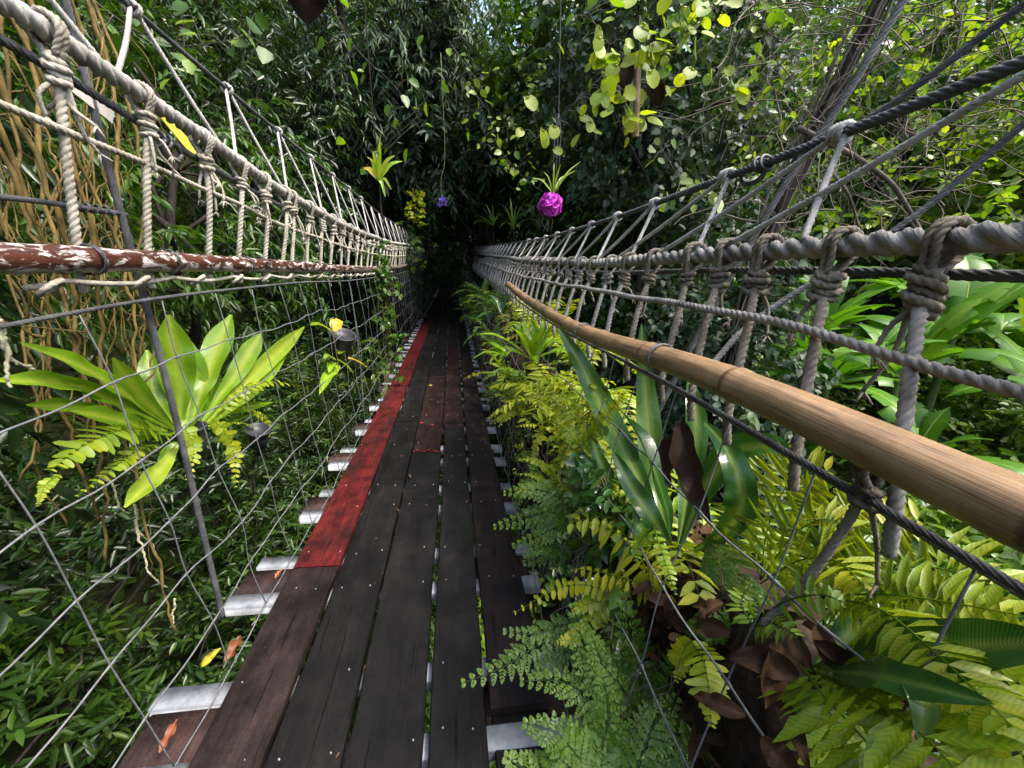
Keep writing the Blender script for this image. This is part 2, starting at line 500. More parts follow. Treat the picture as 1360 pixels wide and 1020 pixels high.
M['ground'] = plain_mat('forest_ground', (0.010, 0.011, 0.006), (0.04, 0.045, 0.018), 3.0, 0.95, bmp=0.8, spec=0.1)
M['magenta'] = leaf_mat('magenta_petal', [(0, (0.36, 0.02, 0.34)), (1, (0.75, 0.10, 0.70))], 0.3, 0.5, (1.2, 0.8, 1.2))
M['violet'] = leaf_mat('violet_petal', [(0, (0.14, 0.08, 0.42)), (1, (0.35, 0.24, 0.75))], 0.3, 0.5, (1.1, 1, 1.2))
M['dead'] = leaf_mat('dead_leaf', [(0, (0.016, 0.009, 0.005)), (0.6, (0.06, 0.031, 0.016)), (1, (0.16, 0.095, 0.055))], 0.12, 0.8, (1.3, 1.0, 0.7), spec=0.2, spot=0.8, vein=0.4)
M['orange'] = leaf_mat('orange_leaf', [(0, (0.12, 0.035, 0.015)), (1, (0.34, 0.11, 0.045))], 0.25, 0.55, (1.3, 1.0, 0.7))
M['yellow'] = leaf_mat('yellow_leaf', [(0, (0.42, 0.30, 0.02)), (1, (0.62, 0.50, 0.05))], 0.35, 0.5, (1.3, 1.2, 0.6), spot=0.4)
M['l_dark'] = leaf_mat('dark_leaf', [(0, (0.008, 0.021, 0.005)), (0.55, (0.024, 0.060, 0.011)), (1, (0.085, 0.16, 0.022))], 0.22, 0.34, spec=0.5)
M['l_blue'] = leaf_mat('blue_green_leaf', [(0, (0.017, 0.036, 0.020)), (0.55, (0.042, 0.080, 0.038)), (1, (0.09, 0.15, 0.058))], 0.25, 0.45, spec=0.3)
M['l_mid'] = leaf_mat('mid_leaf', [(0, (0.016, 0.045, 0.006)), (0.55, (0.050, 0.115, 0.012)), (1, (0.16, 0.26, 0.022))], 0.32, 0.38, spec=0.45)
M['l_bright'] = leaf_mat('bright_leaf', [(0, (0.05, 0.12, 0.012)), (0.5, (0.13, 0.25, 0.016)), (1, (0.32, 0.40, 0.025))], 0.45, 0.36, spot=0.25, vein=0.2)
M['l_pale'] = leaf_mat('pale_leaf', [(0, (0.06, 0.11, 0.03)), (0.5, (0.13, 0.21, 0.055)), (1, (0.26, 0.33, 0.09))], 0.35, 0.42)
M['f_yellow'] = leaf_mat('yellow_fern', [(0, (0.075, 0.155, 0.008)), (0.5, (0.20, 0.31, 0.012)), (1, (0.44, 0.44, 0.022))], 0.42, 0.42, (1.35, 1.3, 0.5), spot=0.45, vein=0.22)
M['f_green'] = leaf_mat('green_fern', [(0, (0.028, 0.075, 0.007)), (0.5, (0.075, 0.165, 0.013)), (1, (0.20, 0.30, 0.03))], 0.38, 0.45, spot=0.25)
M['f_nest'] = leaf_mat('nest_fern', [(0, (0.09, 0.21, 0.010)), (0.4, (0.20, 0.38, 0.018)), (1, (0.44, 0.54, 0.07))], 0.38, 0.26, (1.35, 1.3, 0.4), spot=0.22, vein=0.28)
M['f_nest_dark'] = leaf_mat('dark_nest_fern', [(0, (0.018, 0.065, 0.012)), (0.6, (0.035, 0.11, 0.020)), (1, (0.16, 0.24, 0.06))], 0.25, 0.22, spot=0.35, vein=0.35)
M['banana'] = leaf_mat('banana_leaf', [(0, (0.03, 0.10, 0.010)), (0.6, (0.095, 0.24, 0.018)), (1, (0.32, 0.43, 0.08))], 0.38, 0.38, (1.4, 1.4, 0.4), spec=0.35, spot=0.3)
M['stem'] = plain_mat('green_stem', (0.05, 0.09, 0.02), (0.14, 0.19, 0.05), 14.0, 0.5, bmp=0.15)
M['rachis'] = plain_mat('brown_rachis', (0.06, 0.05, 0.015), (0.16, 0.13, 0.04), 14.0, 0.6, bmp=0.15)

# ---------------------------------------------------------------- terrain (a gully with banks, hills behind)
def sstep(a, b, t):
    t = np.clip((np.asarray(t, float) - a) / (b - a), 0, 1)
    return t * t * (3 - 2 * t)

def gnd(x, y):
    x = np.asarray(x, float); y = np.asarray(y, float)
    h = -3.3 + 0 * x
    h = h + np.minimum(np.maximum(-x - 2.2, 0) * 1.15, 9) + np.minimum(np.maximum(-x - 12, 0) * 0.25, 14)
    h = h + np.minimum(np.maximum(x - 2.5, 0) * 0.16, 1.6) + np.minimum(np.maximum(x - 13, 0) * 0.42, 16)
    h = h + 3.2 * sstep(15, 22, y) + np.minimum(np.maximum(y - 24, 0) * 0.45, 18)
    h = h + 3.2 * sstep(-0.8, -3.0, y) * (np.abs(x) < 60)
    h = h + 0.25 * np.sin(x * 0.9 + 0.4 * y) * np.cos(y * 0.7 - 0.3 * x) + 0.12 * np.sin(2.3 * x) * np.sin(1.9 * y + 1)
    return h

ax = np.concatenate([np.linspace(-220, -30, 16), np.linspace(-28, 32, 100), np.linspace(36, 220, 16)])
ay = np.concatenate([np.linspace(-120, -12, 10), np.linspace(-11, 45, 94), np.linspace(50, 260, 18)])
gx, gy = np.meshgrid(ax, ay)
gz = gnd(gx, gy)
mb = MB()
nx, ny = len(ax), len(ay)
i = np.arange(ny - 1)[:, None]; j = np.arange(nx - 1)[None, :]
mb.add(np.stack([gx, gy, gz], -1), np.stack([i * nx + j, i * nx + j + 1, (i + 1) * nx + j + 1, (i + 1) * nx + j], -1).reshape(-1, 4))
tag(mb.build('ground', M['ground']), kind='structure')

# ---------------------------------------------------------------- foliage generators
def sprigs(mb, rng, O, A, Ls, k, kind, L, W, tint0, spread=0.9, droop=0.35, jitter=0.25, upb=0.6):
    """leafy twigs: O origins, A directions, each with k leaves set alternately"""
    n = len(O)
    A = unit(A)
    S = unit(np.cross(A, UP + rng.normal(0, .25, (n, 3))))
    t = (np.arange(k) + 0.6) / k
    s = np.where(np.arange(k) % 2 == 0, 1.0, -1.0)
    P = O[:, None, :] + A[:, None, :] * (Ls[:, None] * t)[..., None]
    P[..., 2] -= droop * Ls[:, None] * t[None, :] ** 2 * 0.6
    D = (A[:, None, :] * 0.55 + S[:, None, :] * (spread * s)[None, :, None] * (1.05 - 0.55 * t)[None, :, None]
         + np.array([0, 0, -droop]) + rng.normal(0, jitter, (n, k, 3)))
    Nn = UP * upb + rng.normal(0, 0.45, (n, k, 3)) + A[:, None, :] * 0.35
    Lk = L * rng.uniform(0.65, 1.2, (n, k))
    Wk = W * rng.uniform(0.75, 1.2, (n, k))
    T = np.clip(tint0[:, None] + rng.normal(0, 0.13, (n, k)), 0, 1)
    leaves(mb, kind, P.reshape(-1, 3), D.reshape(-1, 3), Nn.reshape(-1, 3), Lk.ravel(), Wk.ravel(), T.ravel())

def crown(rng, c, r, clumps, per, k, kind, L, W, tint=0.4, rc=0.45, sl=0.35, droop=0.35, hollow=0.45, lowcut=-1.0, twig=None):
    mb = MB(); cents = []
    c = np.asarray(c, float); r = np.asarray(r, float)
    while len(cents) < clumps:
        d = unit(rng.normal(0, 1, 3))
        if d[2] < lowcut: continue
        f = hollow + (1.08 - hollow) * rng.random() ** 0.6
        cents.append(c + d * r * f)
    cents = np.array(cents)
    ti = np.clip(tint + rng.normal(0, 0.13, clumps), 0.02, 0.95)
    rr = rc * rng.uniform(0.6, 1.35, clumps)
    O = np.repeat(cents, per, 0) + rng.normal(0, 0.55, (clumps * per, 3)) * np.repeat(rr, per)[:, None]
    A = unit((O - c) / r) * 0.7 + rng.normal(0, 0.6, O.shape) + np.array([0, 0, -0.15])
    sprigs(mb, rng, O, A, sl * rng.uniform(0.6, 1.3, len(O)), k, kind, L, W, np.repeat(ti, per), droop=droop)
    return mb, cents

def limb_path(rng, a, b, n=7, wob=0.12):
    a = np.asarray(a, float); b = np.asarray(b, float)
    t = np.linspace(0, 1, n)[:, None]
    p = a * (1 - t) + b * t
    p[1:-1] += rng.normal(0, wob * np.linalg.norm(b - a) / n * 2, (n - 2, 3))
    p[:, 2] += 0.08 * np.linalg.norm((b - a)[:2]) * np.sin(np.pi * t[:, 0])
    return p

def tree(seed, label, xy, c, r, clumps, per, k, kind, L, W, mat, tint=0.4, trunk=0.12, group='forest trees', bark='bark',
         limbs=9, name='forest_tree', cat='tree', **kw):
    rng = np.random.default_rng(seed)
    base = np.array([xy[0], xy[1], float(gnd(xy[0], xy[1])) - 0.1])
    root = thing(name, base, label, cat, group)
    cm, cents = crown(rng, c, r, clumps, per, k, kind, L, W, tint, **kw)
    cm.build('crown', M[mat], root)
    tm = MB()
    top = np.asarray(c, float) + np.array([0, 0, r[2] * 0.45])
    tp = resample(smooth_path(limb_path(rng, base, top, 6, 0.18), 24), 0.25)
    rad = trunk * (1 - 0.8 * np.linspace(0, 1, len(tp)) ** 1.2)
    rad[:2] *= 1.25
    tube(tm, tp, rad, 9)
    for q in range(min(limbs, len(cents))):
        m = int(len(tp) * rng.uniform(0.4, 0.92))
        lp = smooth_path(limb_path(rng, tp[m], cents[q], 6, 0.2), 12)
        tube(tm, lp, rad[m] * 0.55 * np.linspace(1, 0.15, 12), 5)
    tm.build('trunk', M[bark], root)
    return root

ORD = ['first', 'second', 'third', 'fourth', 'fifth', 'sixth', 'seventh', 'eighth', 'ninth', 'tenth', 'eleventh', 'twelfth', 'thirteenth', 'fourteenth', 'fifteenth']
DK = 'dark evergreen tree with narrow drooping leaves on the bank beside the peeling red rail'
# left wall, first row: narrow drooping leaves
for q, (x, y, z, rx, ry, rz, ti, mt) in enumerate([
        (-4.3, 1.0, 2.4, 1.5, 1.6, 2.2, .12, 'l_dark'), (-4.0, 3.6, 3.0, 1.6, 1.7, 2.6, .28, 'l_mid'),
        (-3.7, 6.4, 2.6, 1.7, 1.8, 2.6, .32, 'l_mid'), (-3.3, 9.2, 3.4, 1.7, 1.9, 3.0, .34, 'l_dark'),
        (-3.3, 12.2, 2.8, 1.8, 2.0, 3.0, .36, 'l_dark')]):
    tree(100 + q, ORD[q] + ' evergreen with narrow drooping leaves along the bank from the root draped tree', (x - .5, y), (x, y, z), (rx, ry, rz), 95, 8, 10, 'lance', .17, .045, mt, ti, .1,
         'evergreen trees on the bank', limbs=12, droop=.55, rc=.42)
# second row, taller
for q, (x, y, z) in enumerate([(-6.8, 0.5, 4.6), (-6.6, 4.6, 5.8), (-6.4, 8.6, 6.2), (-6.0, 13.0, 6.5)]):
    tree(120 + q, 'tall dark tree rising behind the ' + ORD[q] + ' evergreen on the bank', (x - .4, y), (x, y, z), (2.3, 2.4, 3.4), 95, 8, 9,
         'lance', .24, .07, 'l_mid', .36, .16, 'tall trees on the bank', limbs=12, droop=.5, rc=.6, sl=.45)
# tunnel trees closing over the far end of the bridge
for q, (x, y, z, rx, ry, rz) in enumerate([
        (-2.9, 15.5, 3.6, 2.0, 2.2, 3.4), (2.6, 13.6, 3.8, 1.7, 2.0, 3.2), (-2.2, 19.0, 4.4, 2.4, 2.2, 3.2), (2.4, 17.6, 4.6, 2.3, 2.2, 3.6),
        (0.2, 16.6, 5.9, 2.6, 2.4, 2.2), (0.2, 20.6, 5.2, 2.6, 2.2, 2.4), (-1.0, 13.2, 6.6, 2.2, 2.0, 1.9), (0.3, 26.0, 3.6, 4.2, 2.0, 4.4), (0.0, 11.6, 4.9, 2.2, 1.5, 1.7), (0.3, 14.2, 4.5, 2.4, 1.6, 1.7), (-0.2, 23.4, 2.6, 2.4, 1.4, 2.8), (-3.2, 17.0, 9.4, 3.0, 2.6, 2.6), (3.0, 20.0, 10.2, 3.4, 2.8, 3.0), (-0.6, 22.5, 9.2, 3.0, 2.6, 2.8)]):
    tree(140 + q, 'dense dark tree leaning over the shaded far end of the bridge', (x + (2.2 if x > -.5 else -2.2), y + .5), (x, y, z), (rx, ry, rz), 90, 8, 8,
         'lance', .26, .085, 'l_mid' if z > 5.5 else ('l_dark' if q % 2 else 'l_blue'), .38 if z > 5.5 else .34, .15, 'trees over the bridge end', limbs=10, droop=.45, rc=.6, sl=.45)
# back right: masses of small blue-green leaves
for q, (x, y, z, rx, ry, rz) in enumerate([
        (3.4, 8.2, 1.2, 1.5, 1.6, 3.0), (4.1, 7.0, 0.4, 1.3, 1.4, 2.6), (3.1, 6.6, 4.4, 1.3, 1.6, 2.0), (2.6, 9.6, 5.0, 1.5, 1.6, 2.4), (4.8, 9.4, 4.2, 2.0, 2.0, 3.4), (3.2, 11.2, 4.8, 1.7, 1.8, 3.0), (7.2, 10.6, 4.6, 2.2, 2.2, 3.6)]):
    tree(160 + q, ['low blue green creeper mass behind the tan bamboo rail', 'leafy creeper mass next to the ivy column', 'creeper hung tree crown beside the magenta flower', 'high creeper crown over the tan rail further along', 'tall creeper covered tree behind the low creeper mass', 'slender creeper covered tree near the bridge end', 'creeper covered tree at the back of the banana clearing'][q], (x + .6, y + .4), (x, y, z), (rx, ry, rz), 125, 8, 9,
         'ovate', .125, .082, 'l_blue' if q % 3 else 'l_mid', .42, .14, 'creeper covered trees', limbs=14, droop=.5, rc=.4, sl=.4)
# feathery grey-green tree behind the flower (top centre)
for q, (x, y, z) in enumerate([(2.2, 14.5, 7.6), (-1.6, 11.0, 7.0)]):
    tree(170 + q, ['tall feathery grey green tree above the magenta pot', 'feathery dark tree arching above the hanging yellow plant'][q], (x + .8, y + 1), (x, y, z), (2.4, 2.2, 2.8), 110, 8, 11,
         'lance', .24, .05, 'l_blue', .5, .15, limbs=12, droop=.75, rc=.6, sl=.6)
# sunlit trees beyond the clearing on the right
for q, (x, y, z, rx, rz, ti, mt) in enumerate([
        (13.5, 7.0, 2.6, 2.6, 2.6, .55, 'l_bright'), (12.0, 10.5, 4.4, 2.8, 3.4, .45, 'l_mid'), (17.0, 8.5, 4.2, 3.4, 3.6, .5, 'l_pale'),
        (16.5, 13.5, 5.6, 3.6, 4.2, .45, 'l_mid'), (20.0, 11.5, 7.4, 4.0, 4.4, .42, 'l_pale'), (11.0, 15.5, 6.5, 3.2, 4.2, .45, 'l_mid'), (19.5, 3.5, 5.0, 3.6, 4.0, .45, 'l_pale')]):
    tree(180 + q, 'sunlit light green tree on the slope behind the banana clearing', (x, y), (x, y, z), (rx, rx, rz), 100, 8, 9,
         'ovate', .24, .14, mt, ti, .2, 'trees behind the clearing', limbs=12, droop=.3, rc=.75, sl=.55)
# hill woods far behind everything
rng = np.random.default_rng(7)
q = 0
for (x, y) in [(-10, 2), (-10.5, 9), (-10, 17), (-7, 23), (-2.5, 29), (4, 27), (9, 24), (8.5, 18), (15, 20), (21, 18), (25, 11), (26, 4)]:
    z = float(gnd(x, y)) + 5.6
    tree(210 + q, 'tall broad tree of the hillside wood', (x, y), (x, y, z + 1.2), (3.6, 3.4, 5.0), 100, 8, 8,
         'simple', .42, .2, 'l_dark' if x < 6 else 'l_mid', .4, .22, 'hillside trees', limbs=10, droop=.4, rc=1.0, sl=.8)
    q += 1

# shrubs below the deck and on the left bank (narrow glossy leaves, upright and arching)
def shrub(seed, label, x, y, top, r, n, k, kind, L, W, mat, tint, group, name='shrub', tilt=0.5):
    rng = np.random.default_rng(seed)
    g = float(gnd(x, y))
    root = thing(name, (x, y, g), label, 'shrub', group)
    mb, sm = MB(), MB()
    th = rng.uniform(0, 2 * np.pi, n); rr = r * np.sqrt(rng.random(n))
    zz = g + (top - g) * (0.35 + 0.65 * rng.random(n) ** 0.6) - (rr / r) ** 2 * (top - g) * 0.28
    O = np.stack([x + rr * np.cos(th), y + rr * np.sin(th), zz], 1)
    A = np.stack([np.cos(th) * tilt, np.sin(th) * tilt, np.full(n, .55)], 1) + rng.normal(0, .4, (n, 3))
    ti = np.clip(tint + rng.normal(0, .16, n), .02, .98)
    sprigs(mb, rng, O, A, rng.uniform(.2, .42, n), k, kind, L, W, ti, droop=.3)
    mb.build('foliage', M[mat], root)
    for e in range(9):
        m = rng.integers(n)
        tube(sm, smooth_path(limb_path(rng, (x + rng.normal(0, .08), y + rng.normal(0, .08), g - .05), O[m], 5, .25), 9), np.linspace(.018, .005, 9), 5)
    sm.build('stem', M['bark_grey'], root)
    return root

rng = np.random.default_rng(31)
q = 0
for (x, y, top) in [(-2.1, .3, -1.5), (-2.0, 1.6, -1.35), (-2.1, 2.9, -1.2), (-2.0, 4.3, -1.0), (-2.0, 5.9, -.9), (-2.0, 7.6, -.7), (-2.1, 9.6, -.4), (-2.2, 11.8, -.2),
                    (-3.1, .5, -.7), (-3.0, 1.9, -.35), (-3.1, 3.3, .1), (-3.0, 4.9, .2), (-2.9, 6.6, .4), (-2.9, 8.6, .6),
                    (-4.3, -.3, .6), (-4.2, 1.3, .9), (-4.3, 2.6, 1.1), (-2.6, 1.0, -1.1), (-2.5, -.4, -1.2), (-3.4, -.5, -.6), (-1.1, .9, -1.75), (-.9, 2.4, -1.7), (-1.0, 4.0, -1.6), (-.9, 6.0, -1.5), (-2.15, 13.6, 1.6), (-2.1, 15.4, 2.2), (-2.0, 17.4, 2.5), (-1.9, 19.4, 2.6)]:
    shrub(300 + q, 'dense shrub of narrow glossy leaves below the wire mesh', x + rng.normal(0, .1), y, top, .85, 330, 10, 'lance', rng.uniform(.10, .16), rng.uniform(.026, .042),
          'l_dark' if q % 3 else 'l_mid', rng.uniform(.3, .5), 'shrubs on the bank under the bridge'); q += 1
for (x, y, top) in [(-1.55, 1.15, -1.25), (-1.5, 2.1, -1.3), (-1.45, .3, -1.3), (.1, 1.3, -1.7), (.1, 3.2, -1.7), (-1.5, 3.2, -1.45)]:
    shrub(300 + q, 'low creeper of small round leaves beneath the steel beam ends', x, y, top, .6, 170, 9, 'ovate', .06, .045, 'l_mid', .62,
          'round leaved creepers under the bridge', name='creeper'); q += 1
for (x, y, top, mt, ti) in [(1.7, .8, -.9, 'l_dark', .4), (1.9, 2.2, -.8, 'l_dark', .4), (1.8, 3.8, -.5, 'l_dark', .45), (1.9, 5.4, -.2, 'l_dark', .4), (1.8, 7.4, 0.0, 'l_dark', .4),
                            (1.9, 9.6, .4, 'l_blue', .4), (3.0, 1.0, -.9, 'l_dark', .45), (3.2, 2.6, -.7, 'l_mid', .45), (3.1, 4.5, -.2, 'l_blue', .45), (2.0, 11.6, 1.3, 'l_blue', .4), (1.9, 13.6, 2.0, 'l_blue', .3), (1.9, 15.6, 2.3, 'l_dark', .3), (1.8, 17.6, 2.5, 'l_dark', .3), (1.8, 19.6, 2.7, 'l_dark', .3)]:
    shrub(300 + q, 'dark leafy shrub growing below the tan bamboo rail', x, y, top, .9, 190, 9, 'ovate', .12, .06, mt, ti, 'shrubs below the tan rail'); q += 1
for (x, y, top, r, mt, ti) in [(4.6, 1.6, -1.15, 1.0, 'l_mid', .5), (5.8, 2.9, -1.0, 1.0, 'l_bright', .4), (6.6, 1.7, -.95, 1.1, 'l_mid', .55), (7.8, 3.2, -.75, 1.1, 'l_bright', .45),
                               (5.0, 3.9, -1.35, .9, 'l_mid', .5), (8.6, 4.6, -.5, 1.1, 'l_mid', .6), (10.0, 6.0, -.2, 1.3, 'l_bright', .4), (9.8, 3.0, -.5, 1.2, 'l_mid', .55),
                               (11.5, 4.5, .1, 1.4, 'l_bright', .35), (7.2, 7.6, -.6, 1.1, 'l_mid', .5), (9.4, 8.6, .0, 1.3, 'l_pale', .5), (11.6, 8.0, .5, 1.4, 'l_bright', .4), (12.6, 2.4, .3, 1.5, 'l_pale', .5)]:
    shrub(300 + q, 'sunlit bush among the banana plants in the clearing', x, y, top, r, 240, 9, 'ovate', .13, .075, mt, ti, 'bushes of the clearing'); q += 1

# ground cover over banks and clearing
rng = np.random.default_rng(9)
mb = MB()
for (x0, x1, y0, y1, n, L) in [(-9, -1.5, -2, 16, 9000, .2), (-3, 4, -2, 20, 7000, .16), (3, 14, -1, 14, 14000, .18), (12, 26, 0, 22, 8000, .34), (-9, 12, 18, 32, 8000, .34)]:
    X = rng.uniform(x0, x1, n); Y = rng.uniform(y0, y1, n)
    keep = ~((np.abs(X) < 2.0) & (gnd(X, Y) > -0.6))
    X, Y = X[keep], Y[keep]; n = len(X)
    P = np.stack([X, Y, gnd(X, Y) + rng.uniform(0, .35, n)], 1)
    D = rng.normal(0, 1, (n, 3)); D[:, 2] = np.abs(D[:, 2]) * .5
    leaves(mb, 'simple', P, D, UP + rng.normal(0, .5, (n, 3)), L * rng.uniform(.6, 1.3, n), L * .4 * rng.uniform(.6, 1.3, n), np.clip(rng.normal(.45, .2, n), 0, 1))
tag(mb.build('ground_cover', M['l_mid']), 'low leafy undergrowth covering the forest floor and banks', 'undergrowth', kind='stuff')

# ================================================================ the rope bridge
BY0, BY1 = -2.0, 22.0
def dz(y): y = np.asarray(y, float); return -0.035 * y + 0.0018 * y * y
def bank(x): return -0.045 * (np.asarray(x, float) + 0.3)
def nar(y): return 1.0 - 0.22 * sstep(11, 22, y)            # the sides draw together towards the far anchor

class Line:
    """a cable along the bridge: x and z as smoothed functions of y"""
    def __init__(s, ys, xs, zs, win=0.7):
        g = np.arange(-4, 26, 0.05)
        k = int(win / 0.05); ker = np.hanning(2 * k + 1); ker /= ker.sum()
        def sm(v):
            q = np.interp(g, ys, v); return np.convolve(np.pad(q, k, mode='edge'), ker, 'valid')
        s.g, s.x, s.z = g, sm(xs), sm(zs)
    def __call__(s, y):
        y = np.asarray(y, float)
        return np.stack([np.interp(y, s.g, s.x) * nar(y), y, np.interp(y, s.g, s.z)], -1)

YS = [-4, 0, 1.5, 2.1, 2.9, 4.05, 5.6, 8.25, 12, 16.5, 22, 26]
def toward(ys, x, zs, k):            # the same line of sight, nearer by the factor k
    return np.array(ys) * k, [x * k] * len(ys), 1.5 + (np.array(zs) - 1.5) * k
L_rope = Line(*toward(YS, -1.10, [2.19, 2.18, 2.14, 2.04, 1.95, 1.88, 1.81, 1.80, 1.88, 2.02, 2.12, 2.3], .89))
L_mid = Line(*toward(YS, -1.05, [1.92, 1.90, 1.85, 1.79, 1.71, 1.64, 1.58, 1.56, 1.62, 1.75, 1.85, 2.0], .94))
L_rail = Line(YS, [-1.00] * 12, [1.52, 1.51, 1.50, 1.48, 1.46, 1.42, 1.39, 1.36, 1.42, 1.54, 1.64, 1.8])
L_low = Line(YS, [-0.99] * 12, [1.28, 1.31, 1.38, 1.37, 1.36, 1.31, 1.28, 1.25, 1.31, 1.42, 1.52, 1.7])
L_top = Line(*toward(YS, -1.22, [2.58, 2.54, 2.50, 2.46, 2.42, 2.38, 2.34, 2.26, 2.28, 2.40, 2.50, 2.7], .91))
YR = [-4, 0.3, 0.6, 1.1, 1.6, 2.3, 3.5, 4.8, 8.0, 12, 17, 22, 26]
R_rope = Line(YR, [.85] * 13, [1.54, 1.53, 1.53, 1.53, 1.51, 1.48, 1.48, 1.50, 1.56, 1.64, 1.76, 1.86, 2.0])
R_mid = Line(YR, [.75] * 13, [1.31, 1.32, 1.345, 1.365, 1.355, 1.34, 1.33, 1.33, 1.38, 1.45, 1.56, 1.66, 1.8])
R_rail = Line(YR, [.62] * 13, [1.22, 1.225, 1.245, 1.22, 1.17, 1.15, 1.18, 1.235, 1.28, 1.33, 1.4, 1.5, 1.7])
R_low = Line(YR, [.665] * 13, [1.10, 1.12, 1.12, 1.13, 1.11, 1.08, 1.08, 1.10, 1.14, 1.2, 1.3, 1.4, 1.6])
R_top = Line(YR, [1.0] * 13, [1.90, 1.85, 1.84, 1.80, 1.785, 1.75, 1.73, 1.72, 1.78, 1.88, 2.0, 2.1, 2.2])

bridge = thing('rope_bridge', (-0.3, 0, -0.1), 'long narrow plank footbridge with rope, cable and bamboo railings crossing the gully', 'footbridge')

# ---- cross beams: pairs of galvanised tubes with a timber block between
rng = np.random.default_rng(5)
k = 0
ypair = 1.13 - 0.73 * 4
while ypair < BY1 - 0.2:
    for s in (-1, 1):
        yy = ypair + 0.135 * s
        z = float(dz(yy)) - 0.042
        m = MB()
        xl, xr = (-1.10 if yy < 2.3 else -1.01) * nar(yy) + rng.normal(0, .03), 0.39 * nar(yy) + rng.normal(0, .012)
        box(m, (xl, yy - .042, -.05), (xr, yy + .042, 0), .004)
        V = m.V[0]; V[:, 2] += z + bank(V[:, 0])
        tag(m.build('cross_beam', M['galv'], bridge), 'galvanised steel tube crossing under the planks')
    m = MB()
    z = float(dz(ypair)) - 0.05
    box(m, (-1.10 * nar(ypair) + rng.normal(0, .03), ypair - .085, -.065), (-.45, ypair + .085, 0), .006)
    V = m.V[0]; V[:, 2] += z + bank(V[:, 0])
    tag(m.build('packing_block', M['block'], bridge), 'brown timber block between two steel tubes')
    m = MB()
    box(m, (.05, ypair - .08, -.065), (.35 * nar(ypair) + rng.normal(0, .02), ypair + .08, 0), .006)
    V = m.V[0]; V[:, 2] += z + bank(V[:, 0])
    m.build('packing_block', M['block'], bridge)
    ypair += 0.73
    k += 1

# ---- planks: five rows laid lengthways
EDGE = [-.890, -.652, -.412, -.160, .064, .292]
def plank(row, y0, y1, mat, label=None, drop=0.0, screws=True, cracks=0):
    prng = np.random.default_rng(int(1000 + row * 97 + y0 * 31))
    g0, g1 = prng.uniform(.004, .011, 2)
    if row == 3 and y0 < 0: g0 = .02
    xl0, xr0 = EDGE[row] + g0, EDGE[row + 1] - g1
    n = max(6, int((y1 - y0) / .12))
    ys = np.linspace(y0 + .004, y1 - .004, n)
    wl = np.convolve(prng.normal(0, .007, n + 4), np.ones(5) / 5, 'valid'); wr = np.convolve(prng.normal(0, .007, n + 4), np.ones(5) / 5, 'valid')
    th = .036; c = .005
    up = np.convolve(prng.normal(0, .003, n + 4), np.ones(5) / 5, 'valid') + prng.uniform(-.002, .002)
    cup = prng.uniform(-.003, .003)
    prof = [(0, -th), (0, -c), (c, 0), (.25, cup), (.5, cup * 1.4), (.75, cup), (-c, 0), (1, -c), (1, -th)]
    V = []
    for a in range(n):
        f = nar(ys[a]); xl = (xl0 + wl[a]) * f; xr = (xr0 + wr[a]) * f
        px = [xl, xl, xl + c, xl + .25 * (xr - xl), xl + .5 * (xr - xl), xl + .75 * (xr - xl), xr - c, xr, xr]
        for q in range(9):
            V.append((px[q], ys[a], prof[q][1] + float(dz(ys[a])) + float(bank(px[q])) + up[a] - drop))
    i = np.arange(n - 1)[:, None]; j = np.arange(9)[None, :]; kk = (j + 1) % 9
    F4 = np.stack([i * 9 + j, i * 9 + kk, (i + 1) * 9 + kk, (i + 1) * 9 + j], -1).reshape(-1, 4)
    m = MB()
    e0 = [[0, 1, q] for q in ()]
    F3 = []
    for b in (0, (n - 1) * 9):
        for q in range(1, 8):
            F3.append((b, b + q, b + q + 1) if b else (b, b + q + 1, b + q))
    m.add(V, F4, F3)
    o = m.build('plank', M[mat], bridge, smooth=False)
    if label: o['label'] = label
    if screws:
        sm = MB(); cnt = 0
        yy = 1.13 - .73 * 4
        while yy < min(y1, 9.0):
            for s in (-1, 1):
                for fx in (.22, .78):
                    ysn = yy + .135 * s + prng.normal(0, .012)
                    if not (y0 + .03 < ysn < y1 - .03) or prng.random() < .45: continue
                    x = (xl0 + (xr0 - xl0) * (fx + prng.normal(0, .06))) * nar(ysn)
                    z = float(dz(ysn)) + float(bank(x)) - drop + .0035
                    t = np.linspace(0, 2 * np.pi, 8, endpoint=False); rr = .0036
                    Vs = [(x + rr * math.cos(a), ysn + rr * math.sin(a), z - .004) for a in t] + [(x + rr * .7 * math.cos(a), ysn + rr * .7 * math.sin(a), z + .0012) for a in t] + [(x, ysn, z + .0006)]
                    jj = np.arange(8); k2 = (jj + 1) % 8
                    sm.add(Vs, np.stack([jj, k2, 8 + k2, 8 + jj], 1), np.stack([8 + jj, 8 + k2, np.full(8, 16)], 1)); cnt += 1
            yy += .73
        if cnt: tag(sm.build('screw_heads', M['screw'], o), kind='stuff')
    return o

